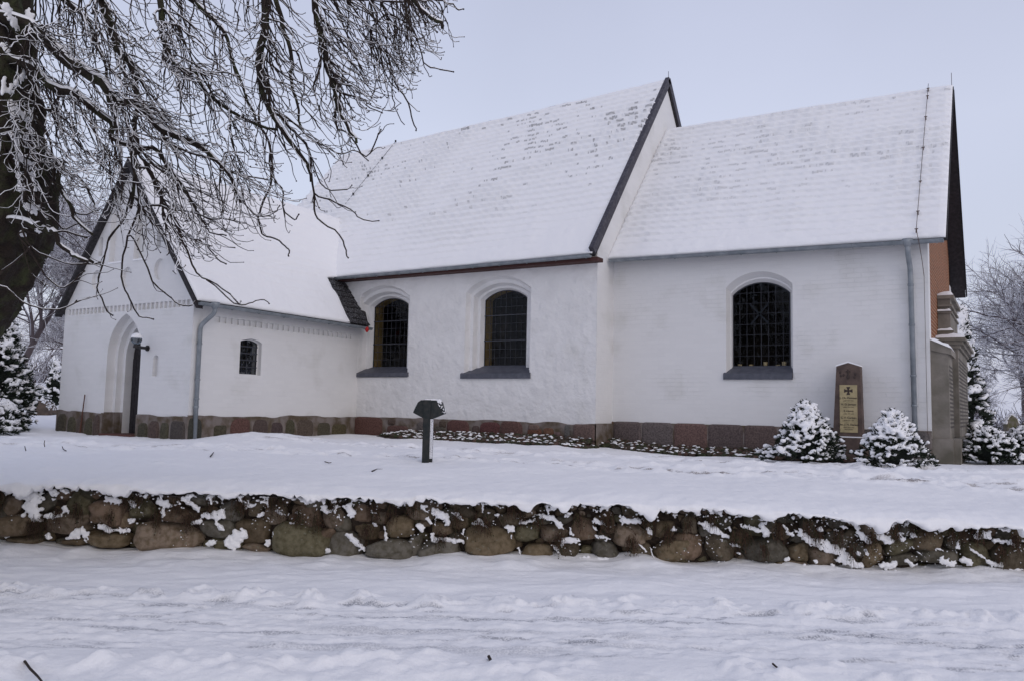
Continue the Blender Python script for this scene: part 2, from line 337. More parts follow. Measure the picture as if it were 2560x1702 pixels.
def groundmat(name, dirtc):
    m = mat(name, SNOWC, .8, bump=[(5, .03, 5), (38, .005, 4)], spec=.2); t = m.node_tree; L = t.links; b = t.nodes['Principled BSDF']
    a = N(m, 'ShaderNodeAttribute', attribute_name='dirt')
    n = N(m, 'ShaderNodeTexNoise'); n.inputs['Scale'].default_value = 55; n.inputs['Detail'].default_value = 4
    L.new(t.nodes[m['tc']].outputs['Object'], n.inputs['Vector'])
    mr = N(m, 'ShaderNodeMapRange'); mr.inputs[1].default_value = .38; mr.inputs[2].default_value = .60; mr.inputs[3].default_value = .25; L.new(n.outputs[0], mr.inputs[0])
    mu = N(m, 'ShaderNodeMath', operation='MULTIPLY', use_clamp=True); L.new(a.outputs['Fac'], mu.inputs[0]); L.new(mr.outputs[0], mu.inputs[1])
    mx = N(m, 'ShaderNodeMix', data_type='RGBA'); mx.inputs[6].default_value = (*SNOWC, 1); mx.inputs[7].default_value = (*dirtc, 1)
    L.new(mu.outputs[0], mx.inputs[0]); L.new(mx.outputs[2], b.inputs['Base Color']); return m
M['ground'] = groundmat('churchyard_snow', (.16, .12, .10)); M['roadm'] = groundmat('road_snow', (.17, .18, .215))
def road_z(s, d):
    s = np.asarray(s, float); d = np.asarray(d, float)
    z = -1.84+.03*smooth(7.8, 9.0, d)+.03*smooth(5.4, 4.8, d)
    return z
def make_road():
    s = np.concatenate([-12-np.cumsum(.06*1.1**np.arange(80))[::-1], np.arange(-12, 12, .03), 12+np.cumsum(.06*1.1**np.arange(80))])
    d = np.concatenate([-np.cumsum(.1*1.1**np.arange(80))[::-1]+3.5, np.arange(3.5, 10.0, .022), [10.4, 11]])
    S, D0 = np.meshgrid(s, d); D = D0; Z = road_z(S, D)
    # gentle bank at the foot of the stone wall
    Z += .03*fbm(S*.8, D*1.4, 0, 2, 3)*smooth(7.6, 8.2, D)+.015*fbm(S*1.5, D*5, 0, 7, 3)*smooth(7.6, 8.2, D)
    Z += .05*smooth(9.1, 9.5, D+.12*fbm(S*1.6, 0, 0, 8, 3))*(.6+.9*fbm(S*1.3, 0, 0, 9, 3))
    # thrown-up edge of the cleared track
    c = 7.55-.04*S+.10*fbm(S*.7, 0, 0, 11, 3)
    k = D-c
    lumps = np.clip(fbm(S*4.4, D*4.4, 0, 13, 5, .62)+.20, 0, 2)
    Z += np.exp(-((k-.18)/.22)**2)*(.025+.055*lumps)
    c2 = 6.02-.03*S+.12*fbm(S*.6, 3, 0, 14, 3); k2 = c2-D
    Z += np.exp(-((k2-.2)/.25)**2)*(.02+.06*np.clip(fbm(S*3.5, D*3.5, 0, 15, 4, .55)+.15, 0, 2))
    track = smooth(0, -.12, k)*smooth(.0, -.2, k2)
    Z += track*(-.012+.014*fbm(S*1.6, D*9, 0, 16, 5, .6)+.010*fbm(S*9, D*12, 0, 17, 4, .6))
    near = smooth(.15, .4, k2)
    Z += near*(.032*fbm(S*1.6, D*2.4, 0, 18, 5, .6)+.035*np.clip(fbm(S*4, D*4, 0, 19, 3)-.2, 0, 1))
    st = fbm(S*.9, D*6.5, 0, 41, 5, .62); st2 = fbm(S*.35, D*1.2, 0, 42, 3)
    dirt = track*((.32+.22*smooth(1, -5, S))*smooth(-.15, .75, st+.5*st2)*smooth(-.6, .4, st2)+.6*smooth(.62, .95, fbm(S*1.6, D*11, 0, 43, 5, .6)))
    hol = smooth(.55, .95, fbm(S*3.0, D*7, 0, 44, 3))*np.exp(-((k-.02)/.08)**2)
    dirt = dirt+.8*hol+.09*smooth(.35, .9, fbm(S*1.2, D*5, 0, 45, 4))*near
    Z -= .03*hol
    P = LAT*S[..., None]+FOR*D[..., None]; P[..., 2] = Z
    o = grid_obj('road', P, M['roadm'], attr={'dirt': np.clip(dirt, 0, 1)}); struct(o)
make_ground(); make_road()

# ------------------------------------------------------------------ church
XE, XN, XW = -1.294, -7.735, -19.7
YC, YN, YR = 16.66, 15.80, 19.935
PE0, PE1, PWx = -14.563, -14.75, -19.483      # porch east wall at its front and at the nave; west wall
PF = 10.58
ZPL = -.27
church = empty('church', (-10, 18, -.8), 'whitewashed village church with snow covered roofs, porch, nave and chancel', 'church')
def CH(o): return setp(o, church)
NARC = 18
def arch(xl, xr, zb, zs, zp, zm=None, pointed=False):
    """outline counter-clockwise: bottom left, bottom right, up the right, over the arch, down the left"""
    pts = [(xl, zb), (xr, zb)]
    if zm is not None: pts.append((xr, zm))
    hw = (xr-xl)/2; xc = (xl+xr)/2; h = zp-zs
    if not pointed:
        R = (hw*hw+h*h)/(2*h); a0 = math.asin(min(1, hw/R)); 
        if h > hw: a0 = math.pi-a0
        for i in range(NARC+1):
            a = a0-2*a0*i/NARC; pts.append((xc+R*math.sin(a), zp-R+R*math.cos(a)))
    else:
        R = (hw*hw+h*h)/(2*hw); am = math.atan2(h, R-hw)
        for i in range(NARC//2+1):
            a = am*i/(NARC//2); pts.append((xr-R+R*math.cos(a), zs+R*math.sin(a)))
        for i in range(NARC//2-1, -1, -1):
            a = am*i/(NARC//2); pts.append((xl+R-R*math.cos(a), zs+R*math.sin(a)))
    if zm is not None: pts.append((xl, zm))
    return pts
def facade(mb, outer, openings, fn, mi=0, mis=None):
    """outer polygon with openings; each opening is a list of (outline, depth) bridged one to the next"""
    polys = [[Vector((a, b, 0)) for a, b in outer]]+[[Vector((a, b, 0)) for a, b in op[0][0]] for op in openings]
    tris = geometry.tessellate_polygon(polys); flat = [p for q in polys for p in q]
    V = [fn(p.x, p.y, 0.0) for p in flat]; F_ = []
    for t in tris:
        a, b, c = (np.array(flat[i][:2]) for i in t)
        F_.append(t if np.cross(b-a, c-a) > 0 else t[::-1])
    mb.add(V, F_, mi=mi)
    for oi, op in enumerate(openings):
        for k in range(len(op)-1):
            (o0, d0), (o1, d1) = op[k], op[k+1]; n = len(o0)
            V = [fn(a, b, d0) for a, b in o0]+[fn(a, b, d1) for a, b in o1]
            for i in range(n):
                j = (i+1) % n
                m_ = mi
                if mis and mis.get(oi): m_ = mis[oi](k, (o0[i], o0[j]))
                mb.add([V[i], V[j], V[n+j], V[n+i]], [(3, 2, 1, 0)], mi=m_)
def fs(y0): return lambda a, b, d: (a, y0+d, b)
# -- chancel south wall
ch_open = [(arch(-5.12, -3.755, .72, 2.63, 2.93), 0), (arch(-5.07, -3.80, .72, 2.55, 2.83), .17), (arch(-5.055, -3.815, .72, 2.52, 2.80), .17), (arch(-5.055, -3.86, .965, 2.49, 2.74), .28)]
mb = MB(); facade(mb, [(XN, -.9), (XE, -.9), (XE, 3.40), (XN, 3.40)], [ch_open], fs(YC))
CH(mb.build('chancel_wall', M['brick_s']))
# -- chancel east gable: red brick between whitewashed corner strips
mb = MB(); YCF = 23.2; e0, e1 = YC+.012, YC+6.2
ZA = 7.30; sl_c = (7.476-3.32)/(YR-16.36)
def zc_roof(y): return 3.32+(y-16.36)*sl_c if y < YR else 3.32+(23.5-y)*sl_c
pts = [(YC+.33, -.9), (YCF-.5, -.9), (YCF-.5, zc_roof(YCF-.5)-.06), (YR, ZA), (YC+.33, zc_roof(YC+.33)-.06)]
mb.add([(XE-.004, a, b) for a, b in pts], [tuple(range(5))]); CH(mb.build('gable_wall', M['redbrick']))
mb = MB(); mb.box((XE-.5, YCF-.5, -.9), (XE, YCF, 3.3)); CH(mb.build('corner_strip', M['brick_e']))
mb = MB(); mb.box((XE-.5, YC+.001, -.9), (XE, YC+.33, 3.3))
mb.add([(XE, YC+.001, 3.3), (XE, YC+.33, 3.3), (XE, YC+.33, zc_roof(YC+.33)-.05)], [(0, 1, 2)])
CH(mb.build('corner_strip', M['brick_e']))
# -- nave south wall and its east return with gable
w2 = [(arch(-11.28, -9.43, .72, 2.78, 3.12), 0), (arch(-11.22, -9.47, .72, 2.74, 3.06), .13), (arch(-11.14, -9.53, .72, 2.70, 2.97), .14), (arch(-11.10, -9.57, .72, 2.66, 2.92), .28), (arch(-11.03, -9.70, .72, 2.64, 2.87), .29), (arch(-10.975, -9.765, .995, 2.615, 2.83), .42)]
def shift(op, dx, lim): return [([(max(a+dx, lim), b) for a, b in o], d) for o, d in op]
w1 = shift(w2, -3.61, -14.745)
w1[-1] = ([(max(a, -14.58), b) for a, b in w1[-1][0]], .42)
sl_n = (8.805-3.40)/(YR-15.5)
def zn_roof(y): return 3.40+(y-15.5)*sl_n if y < YR else 3.40+(2*YR-15.5-y)*sl_n
mb = MB(); facade(mb, [(XW+.1, -.9), (XN, -.9), (XN, 3.56), (XW+.1, 3.56)], [w1, w2], fs(YN))
CH(mb.build('nave_wall', M['plaster']))
mb = MB(); YNF = 2*YR-YN
pts = [(YN, -.9), (YNF, -.9), (YNF, zn_roof(YNF)-.08), (YR, 8.70), (YN, zn_roof(YN)-.08)]
mb.add([(XN+.001, a, b) for a, b in pts], [tuple(range(5))]); CH(mb.build('nave_gable_wall', M['brick_e']))
mb = MB(); mb.add([(XW+.1, a, b) for a, b in pts], [tuple(range(5))[::-1]]); mb.add([(XW+.1, YNF, -.9), (XN, YNF, -.9), (XN, YNF, 3.56), (XW+.1, YNF, 3.56)], [(3, 2, 1, 0)]); CH(mb.build('rear_wall', M['plaster']))
# -- porch
ZE, ZR = 2.09, 5.49; PC = (PE0+PWx)/2; sl_p = (ZR-ZE)/(PC-(PWx-.32)); 
def zp_roof(x): return ZE+(x-(PWx-.32))*sl_p if x < PC else ZE+((PE0+.32)-x)*sl_p
door = [(arch(-17.60, -16.32, -.80, 1.00, 1.93, -.29, True), 0), (arch(-17.60, -16.32, -.80, 1.00, 1.93, -.29, True), .19), (arch(-17.49, -16.43, -.80, .98, 1.80, -.29, True), .19),
        (arch(-17.49, -16.43, -.80, .98, 1.80, -.29, True), .32), (arch(-17.38, -16.54, -.80, .96, 1.68, -.29, True), .32), (arch(-17.38, -16.54, -.80, .96, 1.68, -.29, True), .52)]
def doormi(k, e):
    low = max(e[0][1], e[1][1]) <= -.28
    if low and k < 4: return 1
    return 0
def niche(xl, xr, zb, zs, zp, d, pointed=False): return [(arch(xl, xr, zb, zs, zp, None, pointed), 0), (arch(xl, xr, zb, zs, zp, None, pointed), d)]
def disc(x, z, rx, rz):
    n = 24; p = [(x+rx*math.cos(2*math.pi*i/n), z+rz*math.sin(2*math.pi*i/n)) for i in range(n)]; return [(p, 0), (p, .07)]
slit = niche(-15.86, -15.67, .52, .90, .98, .09)
niches = [niche(-18.22, -18.06, 3.34, 3.72, 3.80, .09), niche(-15.98, -15.82, 3.34, 3.72, 3.80, .09),
          niche(-17.78, -17.22, 3.12, 4.15, 4.50, .12, True), niche(-16.82, -16.26, 3.12, 4.15, 4.50, .12, True),
          disc(-18.23, 2.78, .20, .24), disc(-17.02, 2.76, .20, .24), disc(-15.82, 2.86, .20, .24)]
# dentil band: a row of small square recesses
ZD0, ZD1 = 1.985, 2.13; nd = 30; dents = []
xs = np.linspace(-19.36, -14.66, nd+1)
for i in range(nd):
    a, b = xs[i]+.02, xs[i+1]-.02; q = [(a, ZD0), (b, ZD0), (b, ZD1), (a, ZD1)]; dents.append([(q, 0), (q, .05)])
mb = MB()
outer = [(PWx, -.9), (PE0, -.9), (PE0, ZE+.10), (PC, ZR-.08), (PWx, ZE+.10)]
def capped(ops, fn, mb, mi=0):
    for op in ops:
        o, d = op[-1]; mb.add([fn(a, b, d) for a, b in o], [tuple(range(len(o)))], mi=mi)
ops = [door, slit]+niches+dents
facade(mb, outer, ops, fs(PF), mis={0: doormi}); capped(ops[1:], fs(PF), mb)
CH(mb.build('porch_wall', [M['brick_s'], M['stone2'] if 'stone2' in M else M['mortar']]))
# snow lying in the two niches
mb = MB()
for a, b in ((-17.78, -17.22), (-16.82, -16.26)): mb = MB(); mb.box((a+.01, PF-.02, 3.121), (b-.01, PF+.118, 3.155)); CH(mb.build('niche_snow', M['snow_fine']))
# porch door leaf
mb = MB(); o = door[-1][0]; mb.add([(a, PF+.51, b) for a, b in o], [tuple(range(len(o)))])
for i in range(6): mb.box((-17.36+.14*i, PF+.49, -.78), (-17.36+.14*i+.128, PF+.508, .95))
dr = CH(mb.build('door', M['black']))
mb = MB(); mb.tube([(-16.68, PF+.49, .1), (-16.68, PF+.45, .1), (-16.8, PF+.45, .1)], .012); h = mb.build('door_handle', M['iron']); h.parent = dr; h.matrix_parent_inverse = church.matrix_world.inverted() if 0 else Matrix()
h.matrix_parent_inverse = (church.matrix_world@dr.matrix_parent_inverse).inverted() if 0 else Matrix.Identity(4)
mb = MB(); mb.box((-17.58, PF-.10, -.95), (-16.34, PF+.86, -.765)); CH(mb.build('threshold', M['threshold']))
# porch east wall
def fe(a, b, d):   # a runs from porch front (0) to the nave (1 m units)
    t = a/(YN-PF); return (PE0+(PE1-PE0)*t-d, PF+a, b)
pw = [(arch(1.28, 1.90, .62, 1.35, 1.43), 0), (arch(1.28, 1.90, .62, 1.35, 1.43), .12), (arch(1.31, 1.87, .635, 1.335, 1.405), .12), (arch(1.31, 1.87, .635, 1.335, 1.405), .15)]
xs = np.linspace(.55, 4.95, 27); dn2 = []
for i in range(26):
    a, b = xs[i]+.022, xs[i+1]-.022; q = [(a, 1.70), (b, 1.70), (b, 1.83), (a, 1.83)]; dn2.append([(q, 0), (q, .05)])
mb = MB(); facade(mb, [(0, -.9), (YN-PF, -.9), (YN-PF, ZE+.3), (0, ZE+.10)], [pw]+dn2, fe); capped(dn2, fe, mb)
CH(mb.build('porch_side_wall', M['brick_e']))
mb = MB(); mb.add([(PWx, PF, -.9), (PWx, YN, -.9), (PWx, YN, ZE+.1), (PWx, PF, ZE+.1)], [(0, 1, 2, 3)]); CH(mb.build('porch_side_wall', M['brick_e']))
mb = MB(); mb.add([(XN, YCF, -.9), (XE-.5, YCF, -.9), (XE-.5, YCF, 3.4), (XN, YCF, 3.4)], [(3, 2, 1, 0)]); CH(mb.build('rear_wall', M['plaster']))

# -- windows
def window(name, outline, fn, depth, cols, rows, bars, glass, deep=.5, room=2.0, sill=None, lab=None):
    """glass, lead grille, inner reveal; returns the window frame object (a part) with sub-parts"""
    xl, xr = min(a for a, b in outline), max(a for a, b in outline); zb = min(b for a, b in outline); zt = max(b for a, b in outline)
    def top(x):   # height of the arch at x
        up = [(a, b) for a, b in outline if b > zb+.01]; up.sort(); return float(np.interp(x, [a for a, b in up], [b for a, b in up]))
    mb = MB(); lw = .0075
    for i in range(cols+1):
        x = xl+(xr-xl)*i/cols; x = min(max(x, xl+.006), xr-.006); z1 = top(x); ww = lw if i != cols//2 else lw*1.5
        P = [fn(x-ww/2, zb, depth-.006), fn(x+ww/2, zb, depth-.006), fn(x+ww/2, z1, depth-.006), fn(x-ww/2, z1, depth-.006)]
        Q = [fn(x-ww/2, zb, depth+.001), fn(x+ww/2, zb, depth+.001), fn(x+ww/2, z1, depth+.001), fn(x-ww/2, z1, depth+.001)]
        mb.add(P+Q, [(0, 1, 2, 3), (7, 6, 5, 4), (0, 3, 7, 4), (1, 5, 6, 2)])
    rh = (zt-zb)/rows
    for j in range(rows+1):
        z = zb+rh*j+.004; up = [x for x in np.linspace(xl, xr, 60) if top(x) >= z]
        if not up: continue
        a, b = up[0], up[-1]; ww = lw*1.1; dd = .02
        if j in bars: ww, dd = .026, .035
        P = [fn(a, z-ww/2, depth-dd), fn(b, z-ww/2, depth-dd), fn(b, z+ww/2, depth-dd), fn(a, z+ww/2, depth-dd)]
        Q = [fn(a, z-ww/2, depth-.013), fn(b, z-ww/2, depth-.013), fn(b, z+ww/2, depth-.013), fn(a, z+ww/2, depth-.013)]
        mb.add(P+Q, [(0, 1, 2, 3), (7, 6, 5, 4), (0, 4, 5, 1), (3, 2, 6, 7)])
    n = len(outline)
    for i in range(n):   # thin frame round the edge
        a, b = outline[i], outline[(i+1) % n]; c = ((xl+xr)/2, (zb+zt)/2)
        ia = (a[0]+(c[0]-a[0])*.035, a[1]+(c[1]-a[1])*.025); ib = (b[0]+(c[0]-b[0])*.035, b[1]+(c[1]-b[1])*.025)
        mb.add([fn(*a, depth-.016), fn(*b, depth-.016), fn(*ib, depth-.016), fn(*ia, depth-.016)], [(0, 1, 2, 3)])
    win = CH(mb.build('window', M['cames']))
    if lab: win['label'] = lab
    subs = []
    g = MB(); g.add([fn(a, b, depth+.002) for a, b in outline], [tuple(range(n))]); subs.append(g.build('glass', glass))
    if room:
        g = MB(); o2 = [(xl-.12 if a < (xl+xr)/2 else xr+.12, b if b < zb+.01 else b+.05) if abs(a-xl) < .01 or abs(a-xr) < .01 else (a*1.0+(a-(xl+xr)/2)*.2, b+.05) for a, b in outline]
        for i in range(n):
            j = (i+1) % n; g.add([fn(*outline[i], depth+.03), fn(*outline[j], depth+.03), fn(*o2[j], depth+deep), fn(*o2[i], depth+deep)], [(3, 2, 1, 0)])
        subs.append(g.build('inner_reveal', M['ochre']))
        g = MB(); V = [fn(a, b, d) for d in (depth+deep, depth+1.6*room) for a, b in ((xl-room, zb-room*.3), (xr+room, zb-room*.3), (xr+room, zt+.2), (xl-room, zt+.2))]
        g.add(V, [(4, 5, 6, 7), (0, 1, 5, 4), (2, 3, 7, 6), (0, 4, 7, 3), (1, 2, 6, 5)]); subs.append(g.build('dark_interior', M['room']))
    if sill:
        x0, x1, za, zt_, z0 = sill   # outer slab, front top, back top, bottom
        g = MB(); y0 = -.045
        V = [fn(x0, z0, y0), fn(x1, z0, y0), fn(x1, za, y0), fn(x0, za, y0), fn(x0+.03, zt_, depth+.0), fn(x1-.01, zt_, depth+.0), fn(x0+.03, z0, depth), fn(x1-.01, z0, depth)]
        g.add(V, [(0, 1, 2, 3), (3, 2, 5, 4), (0, 3, 4, 6), (1, 7, 5, 2), (0, 6, 7, 1)]); subs.append(g.build('window_sill', M['lead']))
    for s_ in subs:
        s_.parent = win; s_.matrix_parent_inverse = Matrix.Identity(4)
    return win
M['cames'] = mat('lead_cames', (.045, .048, .058), .55, .1)
wc = window('w', ch_open[-1][0], fs(YC), .28, 8, 8, (), M['glass'], deep=.35, sill=(-5.17, -3.76, .815, .985, .69), lab='wide chancel window with a crossed ornament behind the glass')
window('w', w2[-1][0], fs(YN), .42, 8, 9, (3, 6), M['glass'], sill=(-11.36, -9.40, .80, 1.015, .68), lab='nave window in stepped recess, nearer the chancel')
window('w', w1[-1][0], fs(YN), .42, 8, 9, (3, 6), M['glass'], sill=(-14.74, -13.0, .83, 1.015, .73), lab='nave window in stepped recess, beside the porch')
window('w', pw[-1][0], fe, .14, 4, 5, (1, 2, 3, 4), M['glass2'], deep=.3, room=.4, lab='small barred porch window')
# the crossed straw ornament and pots inside the chancel window
g = MB(); y = YC+.240
def bar(p, q, wd): 
    p, q = np.array(p), np.array(q); d = (q-p)/np.linalg.norm(q-p); n = np.array([-d[1], d[0]])*wd/2
    a = [p-n, q-n, q+n, p+n]; g.add([(x, y, z) for x, z in a]+[(x, y+.012, z) for x, z in a], [(0, 1, 2, 3), (7, 6, 5, 4), (0, 4, 5, 1), (2, 6, 7, 3)])
bar((-4.66, 1.86), (-4.30, 2.28), .036); bar((-4.68, 2.28), (-4.30, 1.86), .036); 
for i in range(12):
    a0, a1 = math.radians(60+20*i), math.radians(80+20*i); bar((-4.56+.06*math.cos(a0), 2.40+.07*math.sin(a0)), (-4.56+.06*math.cos(a1), 2.40+.07*math.sin(a1)), .02)
y = YC+.36; s_ = g.build('window_ornament', mat('dull_iron', (.014, .017, .022), .9)); s_.parent = wc; s_.matrix_parent_inverse = Matrix.Identity(4)
g = MB()
for x, hh in ((-4.94, .06), (-4.70, .05), (-4.40, .10), (-4.02, .10), (-4.15, .04)):
    g = MB(); g.tube([(x, y+.02, .96), (x, y+.02, .97+hh)], [.035, .045], 10)
    s_ = g.build('flower_pot', M['bulb']); s_.parent = wc; s_.matrix_parent_inverse = Matrix.Identity(4)

# -- plinths: individually cut or rounded stones bedded in mortar
def stones(mb, quads, fn, back, bulge=.035, seed=0, nseg=9):
    """quads: (a0,a1,b0,b1,colour,roundness)"""
    r2 = np.random.default_rng(seed)
    for a0, a1, b0, b1, col, rd in quads:
        ca, cb = (a0+a1)/2, (b0+b1)/2; ha, hb = (a1-a0)/2, (b1-b0)/2; V = []; k = 28; p = 2+8*(1-rd)
        off = r2.uniform(-1, 1, 3)*50
        for ring in range(nseg+1):
            t = ring/nseg
            for j in range(k):
                th = 2*math.pi*j/k; c, s = math.cos(th), math.sin(th)
                x = math.copysign(abs(c)**(2/p), c); z = math.copysign(abs(s)**(2/p), s)
                wob = 1+.10*rd*float(noise(c*1.2+off[0], s*1.2+off[1], 0, 3))
                prof = (1-t**(4 if rd > .3 else 10))**.5
                V.append(fn(ca+ha*x*t*wob, cb+hb*z*t*wob, -(bulge*prof)+.004))
        f = [(i*k+j, i*k+(j+1) % k, (i+1)*k+(j+1) % k, (i+1)*k+j) for i in range(nseg) for j in range(k)]
        mb.add(V, f, col)
def jit(c, a=.12):
    k = 1+rng.uniform(-a, a); return tuple(max(0, x*k*(1+rng.uniform(-.05, .05))) for x in c)
BRN, RED, GRY, OLV, PNK = (.105, .075, .06), (.125, .064, .054), (.13, .115, .11), (.078, .070, .045), (.17, .115, .10)
# chancel: seven dressed granite blocks
mb = MB(); qs = []
cols_ = [(.16, .075, .05), (.14, .11, .105), (.15, .125, .12), (.17, .105, .092), (.125, .095, .09), (.14, .10, .09), (.14, .105, .095), (.13, .10, .09)]
ux = [1497, 1534, 1605, 1685, 1770, 1860, 1945, 2040, 2140]
for i in range(8):
    x0, x1 = Py(ux[i], 1065, YC)[0], Py(ux[i+1], 1065, YC)[0]
    qs.append((max(x0, XN+.01)+.008, min(x1, XE-.35)-.008, -1.0, -.25, cols_[i], 0))
qs.append((-2.7, XE-.02, -1.0, -.27, GRY, 0))
stones(mb, qs, fs(YC-.03), 0, .03, 1); CH(mb.build('plinth', M['stone'], smooth_=False))
mb = MB(); mb.box((XN+.002, YC-.028, -1.0), (XE+.002, YC-.002, -.262)); CH(mb.build('plinth', M['mortar']))
# nave: boulders, traced from the photograph on the wall plane
NV = [(880, 960, 1042, 1080, RED), (968, 1022, 1062, 1084, RED), (970, 990, 1046, 1055, BRN), (1040, 1078, 1052, 1084, GRY), (1098, 1117, 1050, 1062, BRN), (1085, 1115, 1062, 1084, (.10, .085, .07)), (1117, 1176, 1049, 1088, RED),
      (1180, 1200, 1063, 1088, BRN), (1198, 1252, 1054, 1092, (.12, .05, .045)), (1248, 1307, 1053, 1096, RED), (1318, 1356, 1070, 1098, (.15, .07, .042)), (1357, 1386, 1068, 1100, (.16, .085, .048)), (1320, 1350, 1060, 1068, PNK),
      (1384, 1404, 1078, 1098, PNK), (1412, 1428, 1060, 1100, GRY), (1432, 1489, 1059, 1108, PNK)]
mb = MB(); qs = []
for u0, u1, v0, v1, c in NV:
    p0, p1 = Py(u0, v1, YN-.02), Py(u1, v0, YN-.02); qs.append((p0[0]+.01, p1[0]-.01, p0[2]-.06, p1[2]-.01, jit(c), .15 if u0 > 1400 else rng.uniform(.5, .85)))
stones(mb, qs, fs(YN-.032), 0, .045, 2); CH(mb.build('plinth', M['stone'], smooth_=True))
def mortar_band(mb, x0, x1, fn, ztop, seed, d=-.03):
    xs = np.linspace(x0, x1, 60); zt = ztop+.025*fbm(xs*1.7, seed, 0, seed, 3); V = []; f = []
    for i, (x, z) in enumerate(zip(xs, zt)):
        V += [fn(x, -1.05, d), fn(x, z-.012, d), fn(x, z, d+.028)]
        if i: a = 3*(i-1); b = 3*i; f += [(a, b, b+1, a+1), (a+1, b+1, b+2, a+2)]
    mb.add(V, f)
mb = MB(); mortar_band(mb, -14.74, XN+.03, fs(YN), ZPL-.035, 3); CH(mb.build('plinth', M['mortar'], smooth_=False)); mb = MB(); mb.box((XN+.002, YN-.03, -1.0), (XN+.032, YC-.03, -.30)); CH(mb.build('plinth', M['mortar'], smooth_=False))
# porch east side
PEs = [(450, 502, 1043, 1130, (.06, .055, .045)), (528, 565, 1058, 1096, OLV), (570, 627, 1045, 1088, RED), (630, 672, 1048, 1090, BRN), (677, 710, 1053, 1090, (.08, .06, .055)), (714, 740, 1047, 1086, OLV), (744, 790, 1046, 1084, (.10, .08, .06)), (797, 832, 1056, 1088, OLV), (834, 875, 1058, 1088, (.10, .08, .04))]
mb = MB(); qs = []
for u0, u1, v0, v1, c in PEs:
    a0 = Px(max(u0, 482), v1, -14.6)[1]-PF; a1 = Px(u1, v0, -14.6)[1]-PF
    z0 = Px(u1, v1, -14.6)[2]; z1 = Px(u1, v0, -14.6)[2]
    if u0 < 480: a0 = -.02
    qs.append((a0+.01, a1-.01, z0-.12, z1-rng.uniform(0, .03), jit(c), rng.uniform(.55, .9)))
stones(mb, qs, lambda a, b, d: fe(a, b, d-.032), 0, .05, 3); CH(mb.build('plinth', M['stone'], smooth_=True))
mb = MB(); mortar_band(mb, -.03, YN-PF, fe, ZPL-.04, 5, -.032); CH(mb.build('plinth', M['mortar']))
# porch front
mb = MB(); qs = []
for x0, x1, z0, z1, c in [(-19.46, -19.05, -.95, -.33, OLV), (-19.0, -18.62, -.95, -.38, OLV), (-18.6, -18.32, -.95, -.35, BRN), (-18.28, -17.95, -.95, -.42, OLV), (-17.93, -17.66, -.95, -.34, BRN),
                          (-16.22, -15.85, -.95, -.45, OLV), (-15.83, -15.45, -.95, -.42, (.09, .06, .05)), (-15.42, -15.12, -.95, -.46, OLV), (-15.08, -14.56, -1.0, -.36, (.07, .06, .05))]:
    qs.append((x0+.01, x1-.01, z0-.1, z1-rng.uniform(0, .06), jit(c), rng.uniform(.6, .95)))
stones(mb, qs, fs(PF-.032), 0, .045, 4); CH(mb.build('plinth', M['stone'], smooth_=True))
mb = MB(); mortar_band(mb, PWx-.03, -17.601, fs(PF), ZPL-.03, 7); mb.box((-17.66, PF-.031, -1.05), (-17.599, PF-.001, -.31)); CH(mb.build('plinth', M['mortar'])); mb = MB(); mortar_band(mb, -16.32, PE0+.03, fs(PF), ZPL-.05, 8); CH(mb.build('plinth', M['mortar'])); mb = MB(); mb.box((PWx-.03, PF-.028, -1.05), (PWx-.002, YN, -.33)); CH(mb.build('plinth', M['mortar']))

